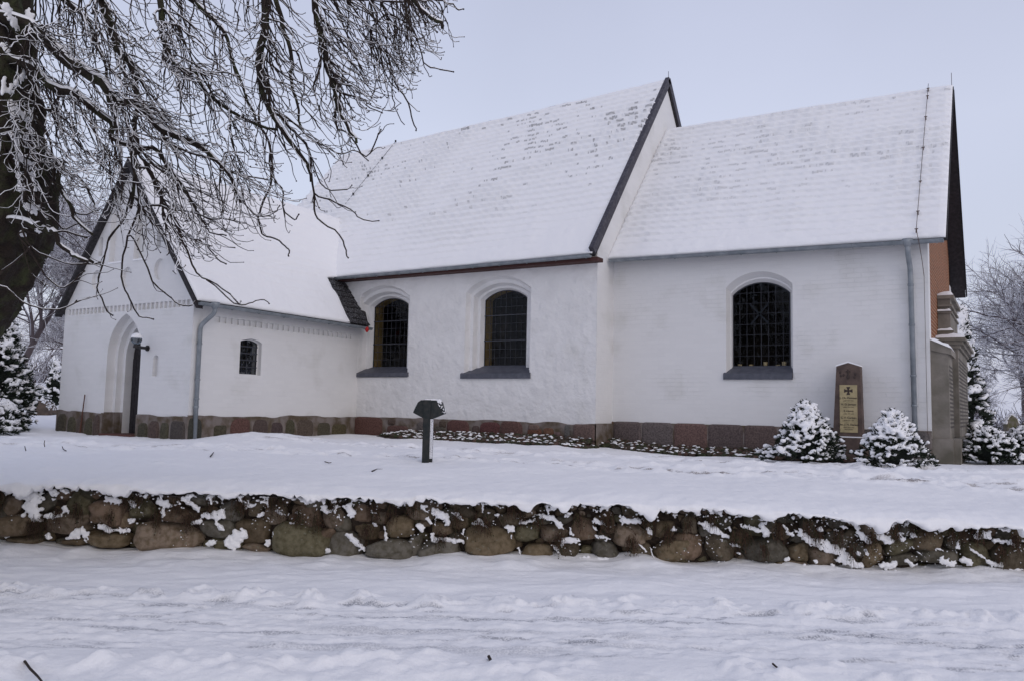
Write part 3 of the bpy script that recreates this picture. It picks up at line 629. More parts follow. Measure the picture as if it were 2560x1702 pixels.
# -- roofs: dark tiles below, a rippled snow layer above
def roof(name, A, B, C, D, rows, amp, nx=420, per=9, seed=0, warp=None, bare_shade_amt=1.0, lowfade=.30, thick=.05):
    """A eave start, B eave end, C ridge end, D ridge start"""
    A, B, C, D = (np.array(q, float) for q in (A, B, C, D)); n = np.cross(B-A, D-A); n /= np.linalg.norm(n)
    if n[2] < 0: n = -n
    tv = np.linspace(0, 1, rows*per+1); sv = np.linspace(0, 1, nx); S, T = np.meshgrid(sv, tv)
    P = A[None, None]*((1-S)*(1-T))[..., None]+B*(S*(1-T))[..., None]+C*(S*T)[..., None]+D*((1-S)*T)[..., None]
    if warp is not None: P = P+(C-D)/np.linalg.norm(C-D)*(S*warp(T))[..., None]
    Lx = np.linalg.norm(B-A); X = S*Lx
    wav = .22*fbm(X*1.3, T*rows*.5, 0, seed+5, 3)+.07*np.sin(X*2*math.pi/.26+2*noise(X*.5, T*3, 0, seed))
    ph = (T*rows+wav*.55) % 1.0                      # 0 at the lower lip of a course
    strength = smooth(1.0, .965, T)*smooth(0, lowfade, T+.12*fbm(X*.5, T*3, 0, seed+7, 3))*(.55+.45*smooth(-.5, .6, fbm(X*.6, T*5, 0, seed+9, 3)))
    saw = np.where(ph < .10, ph/.10, 1-(ph-.10)/.90)
    d = thick+amp*strength*saw+.010*fbm(X*1.6, T*6, 0, seed+1, 3)+.006*fbm(X*6, T*rows*1.5, 0, seed+2, 2)
    e = np.minimum(np.minimum(S, 1-S)*Lx, .12)/.12; d = d*(.5+.5*np.sqrt(e))
    edge = np.minimum(T*np.linalg.norm(D-A)/.10, 1); d = d*(.35+.65*np.sqrt(edge))
    cell = np.floor(T*rows+wav*.55)
    bb = smooth(.92, 1.12, fbm(X*4.5, cell*7.7, 0, seed+11, 4, .62)+.55*fbm(X*.35, T*4, 0, seed+12, 2)+.1*strength)
    bare = (ph < .10)*(.03*strength*smooth(-.6, .5, fbm(X*1.5, cell*3.1, 0, seed+13, 3))+.85*bb*smooth(.15, .5, T))*(1 if bare_shade_amt else 0)*np.minimum(1, bare_shade_amt)  # bare tile flecks, plus a faint painted shade line along each course lip
    # vertical side skirts so that the snow has an edge
    P = P+n*d[..., None]
    def skirt(Pc): return Pc
    base = lambda S_, T_: (0 if warp is None else ((C-D)/np.linalg.norm(C-D))*(S_*warp(T_))[..., None])+A*((1-S_)*(1-T_))[..., None]+B*(S_*(1-T_))[..., None]+C*(S_*T_)[..., None]+D*((1-S_)*T_)[..., None]
    L0 = base(np.zeros_like(tv), tv)[:, None]; L1 = base(np.ones_like(tv), tv)[:, None]
    P = np.concatenate([L0, P, L1], 1); bare = np.concatenate([bare[:, :1]*0, bare, bare[:, :1]*0], 1)
    Z0 = np.concatenate([base(sv[:1], np.zeros(1)), base(sv, np.zeros_like(sv)), base(sv[-1:], np.zeros(1))])[None]
    P = np.concatenate([Z0, P], 0); bare = np.concatenate([bare[:1]*0, bare], 0)
    if np.cross(B-A, D-A)[2] < 0: P = P[:, ::-1]; bare = bare[:, ::-1]
    o = grid_obj(name, P, M['roofsnow'], attr={'bare': bare}); return CH(o)
def slab(name, A, B, C, D, th, mat_, lift=0):
    A, B, C, D = (np.array(q, float) for q in (A, B, C, D)); n = np.cross(B-A, D-A); n /= np.linalg.norm(n)
    if n[2] < 0: n = -n
    mb = MB(); V = [p+n*lift for p in (A, B, C, D)]+[p+n*(lift-th) for p in (A, B, C, D)]
    mb.add(V, [(0, 1, 2, 3), (7, 6, 5, 4), (0, 4, 5, 1), (1, 5, 6, 2), (2, 6, 7, 3), (3, 7, 4, 0)]); return CH(mb.build(name, mat_))
kx = .32
# chancel roof, west eave a little lower as in the photograph
zW = Py(1518, 645, 16.36)[2]; zE = Py(2365, 591, 16.36)[2]; zRW = Py(1685, 321, YR)[2]; zRE = Py(2385, 212, YR)[2]
cx1 = XE+kx
def rs(px, py): return None
A, B, C, D = (XN, 16.36, zW-.03), (cx1, 16.36, zE-.02), (cx1, YR, zRE-.04), (XN, YR, zRW-.04)
roof('chancel_snow', A, B, (cx1-.0, YR, zRE-.04), D, 24, .085, nx=640, seed=3, bare_shade_amt=.36, per=10)
slab('chancel_roof', (XN, 16.36, zW-.035), (cx1+.02, 16.36, zE-.025), (cx1+.02, YR, zRE-.045), (XN, YR, zRW-.045), .07, M['tile'])
FA = (XN, 23.51, zW-.03); FB = (cx1+.02, 23.51, 3.30)
slab('chancel_roof', FB, FA, (XN, YR+.001, zRW-.045), (cx1+.02, YR+.001, zRE-.045), .07, M['black'])
slab('chancel_snow', (cx1, 23.5, 3.30), FA, (XN, YR+.001, zRW-.02), (cx1, YR+.001, zRE-.02), .05, M['snow'], .06)
# dark far bargeboard and its zinc foot
mb = MB()
for y0, z0, y1, z1 in ((23.51, 3.22, YR, zRE-.12),):
    p0 = np.array([cx1, y0, z0]); p1 = np.array([cx1, y1, z1]); dn = np.array([0, 0, -.14])
    mb.add([p0, p1, p1+dn, p0+dn]+[q+np.array([.03, 0, 0]) for q in (p0, p1, p1+dn, p0+dn)], [(0, 1, 2, 3), (7, 6, 5, 4), (0, 4, 5, 1), (3, 2, 6, 7), (0, 3, 7, 4)]); CH(mb.build('bargeboard', M['black'])); mb = MB()
# rafters' boarding under the overhang (dark soffit)
mb = MB(); mb.add([(XE, 23.4, 3.05), (cx1, 23.4, 3.05), (cx1, YR, zRE-.30), (XE, YR, zRE-.30)], [(0, 1, 2, 3)]); CH(mb.build('soffit', M['black']))
# nave roof
nx1 = XN+.02; zNE = Py(1475, 632, 15.5)[2]; zNR = Py(1651, 203, YR)[2]; zNRW = Py(845, 392, YR)[2]; zNW = Py(829, 692, 15.5)[2]
A, B, C, D = (XW, 15.5, zNW-.02), (nx1, 15.5, zNE-.02), (nx1, YR, zNR-.04), (XW, YR, zNRW-.04)
roof('nave_snow', A, B, C, D, 28, .095, nx=860, seed=23, bare_shade_amt=.70, per=10)
slab('nave_roof', (XW-.02, 15.5, zNW-.025), (nx1+.05, 15.5, zNE-.025), (nx1+.05, YR, zNR-.045), (XW-.02, YR, zNRW-.045), .08, M['tile'])
slab('nave_roof', (nx1+.05, 24.37, zNE), (XW, 24.37, zNE), (XW, YR+.001, zNRW-.045), (nx1+.05, YR+.001, zNR-.045), .10, M['tile'])
# nave east verge: slate covered board on either slope
mb = MB()
for y0, z0, s_ in ((15.46, zNE, 1), (24.4, zNE, -1)):
    p0 = np.array([nx1-.05, y0, z0+.05]); p1 = np.array([nx1-.05, YR, zNR+.00]); d = (p1-p0)/np.linalg.norm(p1-p0); nn = np.cross(np.array([1, 0, 0]), d)*s_
    if nn[2] < 0: nn = -nn
    Q = [p0-nn*.12, p0+nn*.06, p1+nn*.06, p1-nn*.12]; wd = np.array([.11, 0, 0])
    mb.add(Q+[q+wd for q in Q], [(0, 1, 2, 3), (7, 6, 5, 4), (0, 4, 5, 1), (1, 5, 6, 2), (3, 2, 6, 7), (0, 3, 7, 4)]); CH(mb.build('verge_board', M['verge'])); mb = MB()
# red-brown fascia under the nave eave
mb = MB(); mb.add([(-15.4, 15.52, zNW-.10), (nx1+.12, 15.52, zNE-.10), (nx1+.12, 15.52, zNE-.185), (-15.4, 15.52, zNW-.13)]+[(-15.4, 15.80, zNW-.10), (nx1+.12, 15.80, zNE-.10), (nx1+.12, 15.80, zNE-.185), (-15.4, 15.80, zNW-.13)], [(3, 2, 1, 0), (3, 7, 6, 2), (1, 2, 6, 5)])
CH(mb.build('fascia', M['redwood']))
# porch roof (east and west slope)
pe = PE0+.30; pwst = PWx-.13
zpe0 = Px(490, 750, pe)[2]; 
def porch_edge(T):
    T = np.asarray(T, float); want = np.where(T < .36, 15.04+.25*T+.05*noise(T*25, 0, 0, 4), 0); lin = 15.28+2.22*T
    return np.where(T < .36, want-lin, (15.04+.25*.36-(15.28+2.22*.36))*smooth(.40, .36, T))
roof('porch_snow', (pe, PF-.14, ZE-.02), (pe-.12, 15.28, ZE-.03), (PC, 17.5, ZR), (PC, PF-.14, ZR), 15, .018, nx=300, seed=43, bare_shade_amt=0, thick=.06, warp=porch_edge)
slab('porch_roof', (pe, PF-.16, ZE-.03), (pe-.14, YN, ZE-.04), (PC, 17.5, ZR-.01), (PC, PF-.16, ZR-.01), .07, M['tile'])
slab('porch_roof', (pwst, YN, ZE-.03), (pwst, PF-.16, ZE-.03), (PC, PF-.16, ZR-.011), (PC, 17.5, ZR-.011), .07, M['tile'])
roof('porch_snow', (pwst, YN, ZE-.02), (pwst, PF-.14, ZE-.02), (PC, PF-.14, ZR), (PC, 17.5, ZR), 15, .012, nx=200, seed=44, bare_shade_amt=0, thick=.06)
mb = MB()   # porch bargeboards
for x0 in (pe, pwst):
    p0 = np.array([x0, PF-.17, ZE-.03]); p1 = np.array([PC, PF-.17, ZR-.01]); dn = np.array([0, 0, -.155 if x0 == pe else -.11])
    Q = [p0, p1, p1+dn, p0+dn]; wd = np.array([0, .17, 0]); mb.add(Q+[q+wd for q in Q], [(0, 1, 2, 3), (7, 6, 5, 4), (0, 4, 5, 1), (3, 2, 6, 7), (0, 3, 7, 4)]); CH(mb.build('bargeboard', M['black'])); mb = MB()
# stepped dark tiles left bare under the nave eave
mb = MB(); n_ = np.array([sl_p, 0, 1.0]); n_ /= np.linalg.norm(n_)
for i in range(9):
    t0, t1 = i/9*.40, (i+1)/9*.40+.012
    for j in range(4):
        y0 = 14.90+.23*j; pts = []
        for t, yy in ((t0, y0), (t0, y0+.225), (t1, y0+.225), (t1, y0)):
            x = (pe-.13)+(PC-pe+.13)*t; z = ZE-.03+(ZR-ZE)*t; pts.append(np.array([x, yy, z])+n_*(.012+(.03 if t == t0 else .0)))
        mb.add(pts+[p-n_*.02 for p in pts], [(0, 1, 2, 3), (0, 4, 5, 1), (1, 5, 6, 2), (3, 7, 4, 0)])
CH(mb.build('roof_tiles', mat('frosted_tiles', (.022, .02, .022), .7, bump=[(25, .006, 3)], var=(30, (.34, .35, .38), .50, .80))))

# -- gutters and downpipes
def gutter(name, p0, p1, r=.06, joints=8):
    p0, p1 = np.array(p0, float), np.array(p1, float); d = (p1-p0); L = np.linalg.norm(d); d /= L
    mb = MB(); side = np.cross(d, [0, 0, 1]); side /= np.linalg.norm(side); k = 9; V = []; f = []
    for e_, P in enumerate((p0, p1)):
        for i in range(k):
            a = math.pi*i/(k-1); V.append(P+side*math.cos(a)*r-np.array([0, 0, 1])*math.sin(a)*r)
        for i in range(k):
            a = math.pi*(k-1-i)/(k-1); V.append(P+side*math.cos(a)*(r-.006)-np.array([0, 0, 1])*math.sin(a)*(r-.006))
    m2 = 2*k; f = [(i, (i+1) % m2, m2+(i+1) % m2, m2+i) for i in range(m2)]
    mb.add(V, f); mb.add([V[i] for i in range(k)], [tuple(range(k))]); mb.add([V[m2+i] for i in range(k)], [tuple(range(k))[::-1]])
    mb.tube([p0+side*r, p1+side*r], .010, 6); mb.tube([p0-side*r, p1-side*r], .008, 6)
    for i in range(joints+1):
        c = p0+d*L*(i+.15)/(joints+.3); pts = [c+side*math.cos(a)*(r+.004)-np.array([0, 0, 1])*math.sin(a)*(r+.004) for a in np.linspace(0, math.pi, 9)]; mb.tube(pts, .009, 4)
    return CH(mb.build(name, M['zinc'], smooth_=False))
def pipe(name, pts, r, collars):
    P = []; pts = [np.array(p, float) for p in pts]
    for i, p in enumerate(pts):
        if 0 < i < len(pts)-1:
            a = pts[i-1]+(p-pts[i-1])*max(0, 1-.09/np.linalg.norm(p-pts[i-1])); b = p+(pts[i+1]-p)*min(1, .09/np.linalg.norm(pts[i+1]-p))
            for t in np.linspace(0, 1, 5): P.append(a*(1-t)**2+2*p*t*(1-t)+b*t*t)
        else: P.append(p)
    mb = MB(); mb.tube(P, r, 14)
    f0 = pts[0]; mb.tube([f0+[0, 0, .10], f0+[0, 0, .02], f0-[0, 0, .05]], [r*2.1, r*1.9, r*1.02], 14)
    for z in collars:
        i = [k for k in range(len(P)-1) if P[k][2] >= z >= P[k+1][2]]
        if i: q0, q1 = P[i[0]], P[i[0]+1]; c = q0+(q1-q0)*((q0[2]-z)/max(1e-6, q0[2]-q1[2])); mb.tube([c+[0, 0, .02], c-[0, 0, .02]], r*1.18, 14)
    return CH(mb.build(name, M['zinc'], smooth_=True))
gutter('gutter', (XN+.05, 16.32, zW-.06), (cx1-.03, 16.32, zE-.06), .062, 9)
gutter('gutter', (-15.52, 15.46, zNW-.05), (nx1-.02, 15.46, zNE-.06), .062, 10)
gutter('gutter', (pe+.03, PF-.12, ZE-.06), (pe-.10, YN+.06, ZE-.075), .058, 7)
pipe('downpipe', [(-1.60, 16.33, 3.18), (-1.60, 16.34, 3.02), (-1.585, 16.56, 2.75), (-1.56, 16.57, -.70)], .047, [2.45, .75, .2, 1.7, -.2])
pipe('downpipe', [(pe+.02, 10.86, 1.98), (pe+.02, 10.87, 1.86), (-14.50, 10.72, 1.58), (-14.50, 10.72, -.9)], .047, [1.2, .45, .05, -.12])
# -- lightning conductors, spikes
mb = MB(); sl_ = np.array([0, YR-16.36, 7.476-3.32]); nn = np.array([0, -sl_[2], sl_[1]])/np.linalg.norm(sl_)
def onroof(x, t, zE_, zR_, y0, off): return np.array([x, y0+(YR-y0)*t, zE_+(zR_-zE_)*t])+nn*off
pts = [onroof(-1.45, t, zE, zRE, 16.36, .13) for t in np.linspace(1.0, .02, 14)]
pts += [np.array([-1.40, 16.22, zE-.10]), np.array([-1.38, 16.50, 2.9]), np.array([-1.36, 16.62, 2.6]), np.array([-1.36, 16.63, -.7])]
mb.tube(pts[:-2], .006, 5); mb.tube(pts[-3:-1], .006, 5); mb.tube([pts[-2]-[0, 0, .0], pts[-1]], .004, 5)
for t in (.96, .90, .74, .52, .30, .12, .02):
    c = onroof(-1.45, t, zE, zRE, 16.36, .10); mb.box((-.012, -.012, -.04), (.012, .012, .04), axes=np.eye(3), origin=c); mb.box((-.03, -.008, .028), (.03, .008, .042), axes=np.eye(3), origin=c)
CH(mb.build('lightning_conductor', M['copper'])); mb = MB(); mb.tube([(cx1-.02, YR, zRE-.05), (cx1-.02, YR, zRE+.28)], .006, 5); CH(mb.build('lightning_rod', M['copper']))
mb = MB(); pts = [np.array([-17.2, 15.5+(YR-15.5)*t, zNW+(zNRW-zNW)*t+.0])+nn*.12 for t in np.linspace(1.0, .50, 8)]; mb.tube(pts, .007, 5)
for p in pts[::2]: mb.box((-.02, -.02, -.03), (.02, .02, .04), axes=np.eye(3), origin=p)
CH(mb.build('lightning_conductor', M['iron'])); mb = MB(); mb.tube([(nx1+.02, YR, zNR-.05), (nx1+.02, YR, zNR+.22)], .007, 5); CH(mb.build('lightning_rod', M['iron']))

# ------------------------------------------------------------------ fixtures at the church
t = empty('wall_lamp', (-15.6, PF, 1.1), 'black wall lamp with clear globe capped by snow beside the porch door', 'lamp')
gc = np.array([-15.95, 10.22, 1.290]); v, f = ICO[3]
g = MB(); g.add(v*.112+gc, f); setp(g.build('globe', M['globe'], smooth_=True), t)
g = MB(); g.tube([(-16.07, PF, 1.13), (-16.04, PF-.14, 1.13), (-15.97, PF-.30, 1.13), (-15.95, PF-.36, 1.135)], .034, 10); g.tube([(-15.95, 10.22, 1.11), (-15.95, 10.22, 1.185)], [.065, .055], 12); g.tube([(-16.07, PF-.001, 1.13), (-16.07, PF-.03, 1.13)], .065, 14); setp(g.build('bracket', M['iron'], smooth_=False), t)
g = MB(); vv = v*np.array([.121, .121, .126]); vv[:, 2] = np.where(vv[:, 2] > .015, vv[:, 2], .015+.0*vv[:, 2]); vv += gc+np.array([0, 0, .015]); g.add(vv, f); setp(g.build('snow_cap', M['snow_fine'], smooth_=True), t)
t = empty('alarm_lamp', (-14.32, 15.62, 1.95), 'small red lamp hanging under the porch gutter beside the nave', 'lamp')
g = MB(); g.tube([(-14.30, 15.62, 2.02), (-14.30, 15.62, 1.94), (-14.30, 15.62, 1.88)], [.03, .055, .02], 10); setp(g.build('shade', M['red']), t)
g = MB(); g.tube([(-14.30, 15.62, 2.01), (-14.32, 15.64, 2.08)], .015, 6); g.tube([(-14.30, 15.6, 1.95), (-14.42, 15.62, 1.97)], .010, 6); setp(g.build('bracket', M['iron']), t)
g = MB(); g.tube([(-18.345, PF-.10, -.92), (-18.32, PF-.05, .10)], [.018, .012], 7); tag(g.build('stake', mat('stake_wood', (.10, .045, .03), .8)), 'thin brown stake leaning upright against the porch front wall', 'stake')

# ------------------------------------------------------------------ obelisk memorial
t = empty('memorial_stone', (-2.64, 16.25, -.8), 'tapered brown sandstone memorial with yellowed name plate between two snowy bushes', 'memorial')
yo = 16.18
def prism(mb, pts, y0, y1):
    n = len(pts); V = [(a, y0, b) for a, b in pts]+[(a, y1, b) for a, b in pts]
    mb.add(V, [tuple(range(n)), tuple(range(n, 2*n))[::-1]]+[(i, i+n, (i+1) % n+n, (i+1) % n) for i in range(n)])
g = MB(); prism(g, [(-2.925, -.42), (-2.405, -.42), (-2.435, .92), (-2.64, .985), (-2.85, .92)], yo, yo+.26); setp(g.build('shaft', M['obelisk']), t)
g = MB(); prism(g, [(-3.02, -.95), (-2.33, -.95), (-2.33, -.44), (-2.36, -.42), (-2.99, -.42), (-3.02, -.44)], yo-.07, yo+.33); setp(g.build('base', M['obelisk']), t)
g = MB(); prism(g, [(-2.86, .915), (-2.64, .985), (-2.43, .915), (-2.43, .935), (-2.64, 1.015), (-2.86, .94)], yo-.005, yo+.27); setp(g.build('snow_cap', M['snow_fine']), t); g = MB(); g.box((-3.02, yo-.07, -.418), (-2.33, yo-.002, -.40)); setp(g.build('snow_cap', M['snow_fine']), t)
g = MB(); g.box((-2.795, yo-.014, -.325), (-2.485, yo-.001, .565)); pl = setp(g.build('name_plate', M['plate']), t)
def text(s, x, z, size, y, mat_, name='lettering', sx=1.0, rot=(math.pi/2, 0, 0), ex=.002):
    cu = bpy.data.curves.new('txt', 'FONT'); cu.body = s; cu.size = size; cu.align_x = 'CENTER'; cu.extrude = ex
    o = bpy.data.objects.new('txt', cu); scene.collection.objects.link(o)
    me = bpy.data.meshes.new_from_object(o.evaluated_get(bpy.context.evaluated_depsgraph_get())); bpy.data.objects.remove(o)
    Mx = Matrix.Translation((x, y, z))@Matrix.Rotation(rot[2], 4, 'Z')@Matrix.Rotation(rot[0], 4, 'X')@Matrix.Diagonal((sx, 1, 1, 1)); me.transform(Mx); me.materials.append(mat_); return me
def join(name, mes, mat_, parent):
    bm = bmesh.new()
    for m_ in mes: bm.from_mesh(m_)
    me = bpy.data.meshes.new(name); bm.to_mesh(me); bm.free(); me.materials.append(mat_); return setp(link(name, me), parent)
rows = [('J. Ch. Meinsen', .305), ('H. D. Jensen', .185), ('S. Horst', .06), ('C. F. Carlsen', -.065), ('Chr. J. H. Hansen', -.195)]
mes = [text(s, -2.64, z, .052, yo-.0165, M['ink'], ex=.0025) for s, z in rows]
for s, z in rows:
    mes.append(text('gefallen 1914 - 1918', -2.64, z-.042, .022, yo-.0165, M['ink'], ex=.001))
mes += [text('ruhe in Frieden', -2.64, -.275, .026, yo-.0165, M['ink'], ex=.001)]
o = join('lettering', mes, M['ink'], t)
g = MB()
for k in range(4):      # cross with flared arms
    a = k*math.pi/2; c, s = math.cos(a), math.sin(a); q = [(.008, -.010), (.075, -.035), (.075, .035), (.008, .010)]
    P = [(-2.64+c*x-s*z, .455+s*x+c*z) for x, z in q]; g.add([(x, yo-.018, z) for x, z in P]+[(x, yo-.013, z) for x, z in P], [(0, 1, 2, 3), (0, 4, 5, 1), (1, 5, 6, 2), (2, 6, 7, 3)])
g.box((-2.652, yo-.018, .443), (-2.628, yo-.013, .467)); setp(g.build('cross_emblem', M['ink']), t); g = MB()
# relief on the head of the stone
g.tube([(-2.64, yo-.003, .72), (-2.64, yo-.003, .86)], .012, 6); g.tube([(-2.68, yo-.003, .82), (-2.60, yo-.003, .82)], .010, 6); v2, f2 = ICO[2]; g.add(v2*np.array([.035, .012, .05])+np.array([-2.64, yo-.002, .72]), f2)
for x, z in ((-2.78, .80), (-2.77, .74), (-2.72, .75), (-2.51, .77), (-2.53, .71)): g.add(v2*np.array([.022, .008, .028])+np.array([x, yo-.001, z]), f2)
setp(g.build('relief_ornament', M['ink']), t)

# ------------------------------------------------------------------ large memorial on the east gable
t = empty('war_memorial', (-1.0, 19.9, -.8), 'tall grey sandstone wall memorial with side wings and snow on its cornices', 'memorial')
X0 = XE+.002
g = MB()
def wing(g, y0, y1, flip):
    g.box((X0, y0, -.40), (X0+.29, y1, 1.23))
    # sloped cap
    a, b = (y0, y1)
    g.add([(X0, a-.03, 1.23), (X0+.345, a-.03, 1.14), (X0+.345, a-.03, 1.25), (X0, a-.03, 1.42), (X0, b+.0, 1.23), (X0+.345, b, 1.14), (X0+.345, b, 1.25), (X0, b, 1.42)], [(0, 1, 2, 3), (7, 6, 5, 4), (3, 2, 6, 7), (1, 5, 6, 2), (0, 4, 5, 1)])
wing(g, 16.72, 17.95, 0); setp(g.build('side_wing', M['memorial']), t); g = MB(); wing(g, 21.85, 23.0, 1); setp(g.build('side_wing', M['memorial']), t)
g = MB(); g.box((X0-.06, 16.66, -.95), (X0+.34, 23.1, -.40)); g.box((X0+.341, 16.80, -.95), (X0+.45, 23.1, -.395)); setp(g.build('base', M['memorial']), t)
g = MB(); g.box((X0, 18.1, -.39), (X0+.38, 21.7, 1.36)); g.box((X0, 18.02, 1.36), (X0+.42, 21.78, 1.43)); g.box((X0, 17.96, 1.431), (X0+.47, 21.84, 1.50)); g.box((X0, 17.90, 1.501), (X0+.52, 21.90, 1.56)); setp(g.build('centre_block', M['memorial']), t)
g = MB(); g.box((X0, 18.5, 1.561), (X0+.29, 21.3, 1.76)); g.box((X0, 18.7, 1.761), (X0+.23, 21.1, 2.13)); g.box((X0, 18.66, 2.131), (X0+.26, 21.14, 2.17)); g.box((X0, 18.72, 2.171), (X0+.215, 21.08, 2.27)); g.box((X0, 18.66, 2.271), (X0+.26, 21.14, 2.31)); g.box((X0, 18.7, 2.311), (X0+.23, 21.1, 2.43)); g.box((X0, 18.62, 2.431), (X0+.30, 21.18, 2.50)); setp(g.build('crown_block', M['memorial']), t)
g = MB()
for yy in np.arange(16.9, 17.9, .12):    # name columns cut in the east faces
    for zz in np.arange(-.2, .95, .075): g.box((X0+.291, yy, zz), (X0+.294, yy+.09, zz+.035))
M['cut'] = mat('cut_letters', (.10, .09, .08), .9); setp(g.build('inscription', M['cut']), t); g = MB()
for yy in np.arange(18.25, 21.5, .16):
    for zz in np.arange(-.2, 1.2, .075): g.box((X0+.381, yy, zz), (X0+.384, yy+.12, zz+.035))
setp(g.build('inscription', M['cut']), t)
sb = MB()
def snowpad(p0, p1, th, n=24, tilt=0):
    a = np.array(p0); b = np.array(p1)
    xs = np.linspace(a[0], b[0], 6); ys = np.linspace(a[1], b[1], n); XX, YY = np.meshgrid(xs, ys)
    e = np.minimum(np.minimum(XX-a[0]+.02, b[0]-XX), np.minimum(YY-a[1], b[1]-YY)); h = th*np.clip(e/.05, 0, 1)**.5*(1+.35*fbm(XX*6, YY*5, 0, 4, 2))
    ZZ = a[2]+tilt*(XX-a[0])+h; V = np.stack([XX, YY, ZZ], -1).reshape(-1, 3); f = [(i*6+j, i*6+j+1, (i+1)*6+j+1, (i+1)*6+j) for i in range(n-1) for j in range(5)]; sb.add(V, f)
snowpad((X0, 16.68, 1.425), (X0+.345, 17.95, 0), .06, tilt=-.49); snowpad((X0, 17.9, 1.562), (X0+.52, 21.9, 0), .09); snowpad((X0, 18.62, 2.502), (X0+.30, 21.18, 0), .08); snowpad((X0, 21.86, 1.425), (X0+.345, 23.0, 0), .06, tilt=-.49)
snowpad((X0+.0, 18.5, 1.762), (X0+.29, 18.7, 0), .05, 6); snowpad((X0, 18.6, 2.172), (X0+.26, 18.72, 0), .05, 6)
setp(sb.build('snow_cap', M['snow_fine'], smooth_=True), t)

# ------------------------------------------------------------------ dark post lamp on the lawn
t = empty('bollard', tuple(Pz(1064, 1145, -.87)), 'dark green post with flared hood, snow on one side, standing in the lawn', 'post lamp')
p0 = Pd(1064, 1145, 12.6)
cz = p0[2]; sc_ = 12.6/F
def loc2(du, dz, dd=0.0): return p0+LAT*du*sc_+FOR*dd+np.array([0, 0, dz*sc_])
g = MB(); ax = [LAT, FOR, np.array([0, 0, 1])]
def bx(g, u0, u1, z0, z1, d0, d1): g.box((u0*sc_, d0, z0*sc_), (u1*sc_, d1, z1*sc_), axes=ax, origin=p0)
bx(g, -9, 9, -30, 145.5, -.02, .10); bx(g, 9.05, 16, -30, 101, .012, .09); setp(g.build('post', M['post']), t)
hd = [(-9, 100), (-35, 113), (-34, 117), (-24, 139), (-16, 145), (30, 145), (37, 140), (46, 114), (45, 112), (18, 100)]
g = MB(); n = len(hd); V = [loc2(a, b, .0) for a, b in hd]+[loc2(a, b, .22) for a, b in hd]
g.add(V, [tuple(range(n))[::-1], tuple(range(n, 2*n))]+[(i, (i+1) % n, (i+1) % n+n, i+n) for i in range(n)]); setp(g.build('hood', M['post']), t)
g = MB(); bx(g, 9.2, 16.5, 0, 98, -.0, .011); setp(g.build('frost_strip', M['frost']), t)
sb = MB()
for i in range(420):
    q = random.random()
    if q < .45: a, b, sp = random.uniform(-6, 31), 146, 1.6
    else:
        k = random.random(); a, b, sp = 32+14*k, 144-29*k, 1.5
    if q > .45: a -= random.random()**2*9
    rr = random.uniform(1.2, 2.6)*sc_; v2, f2 = ICO[1]; sb.add(v2*rr+loc2(a+random.gauss(0, .5), b+random.gauss(0, .6), random.uniform(-.012, .22)), f2)
setp(link('snow_cap', remesh('snow_cap', sb, .008, M['snow_fine'], .002, 60)), t)

# ------------------------------------------------------------------ fieldstone wall (boulders, soil, dead plants, snow)
wall = empty('stone_wall', tuple(SD(0, 9.5, -1.6)), 'low dry wall of brown fieldstones with snow lying between and over the stones', 'wall')
DW = 9.50
def WP(u, v, dd=0.0):
    s = (u-W/2)/F*DW; dw = float(wall_d(s)); return Pd(u, v, (dw+dd+.0)*1.0)
ST = []   # (u0,u1,v0,v1) in photograph pixels
def z1(o, sc, L):
    for a, b, c, d in L: ST.append((o[0]+a*sc, o[0]+b*sc, o[1]+c*sc, o[1]+d*sc))
z1((0, 1180), .3603, [(-20, 45, 140, 210), (40, 190, 165, 285), (290, 415, 135, 265), (210, 275, 88, 125), (480, 672, 122, 292), (15, 330, 290, 430), (340, 665, 265, 410), (660, 905, 195, 360), (930, 1115, 175, 325), (85, 320, 425, 480), (640, 925, 395, 505), (465, 650, 430, 495), (975, 1400, 330, 522), (1155, 1385, 235, 330), (1165, 1290, 160, 220),
    (1320, 1520, 150, 210), (1420, 1650, 320, 440), (1545, 1700, 190, 330), (1500, 1700, 435, 540), (1720, 1840, 190, 305), (1660, 1890, 320, 485), (1710, 1900, 480, 555), (1850, 2010, 225, 355), (2050, 2230, 215, 360), (1945, 2300, 350, 572), (2255, 2400, 240, 385), (2230, 2335, 375, 465), (2300, 2420, 440, 575), (2050, 2230, 175, 218), (920, 975, 170, 215), (-30, 80, 380, 465), (840, 940, 260, 400), (1480, 1560, 340, 400), (2120, 2290, 120, 200)])
z1((850, 1180), .3603, [(440, 655, 205, 320), (330, 515, 295, 450), (100, 235, 215, 335), (235, 330, 255, 350), (120, 290, 345, 455), (-60, 180, 400, 580), (215, 510, 455, 590), (620, 790, 340, 430), (560, 830, 450, 592), (880, 1220, 360, 580), (820, 945, 225, 310), (995, 1085, 250, 345), (780, 905, 290, 380), (1100, 1260, 275, 370), (1265, 1360, 255, 310), (1215, 1390, 350, 472), (1255, 1480, 480, 612), (1395, 1580, 340, 475),
    (1365, 1470, 300, 350), (1510, 1665, 470, 590), (1610, 1775, 295, 480), (1740, 1920, 460, 612), (1810, 1905, 270, 415), (1905, 2110, 355, 495), (1960, 2080, 290, 350), (2005, 2150, 480, 600), (2170, 2310, 325, 450), (2180, 2420, 435, 612), (2000, 2220, 575, 632), (480, 570, 440, 590), (-40, 90, 300, 400), (1500, 1610, 300, 360), (700, 800, 250, 330), (2100, 2180, 400, 470), (860, 1200, 560, 605)])
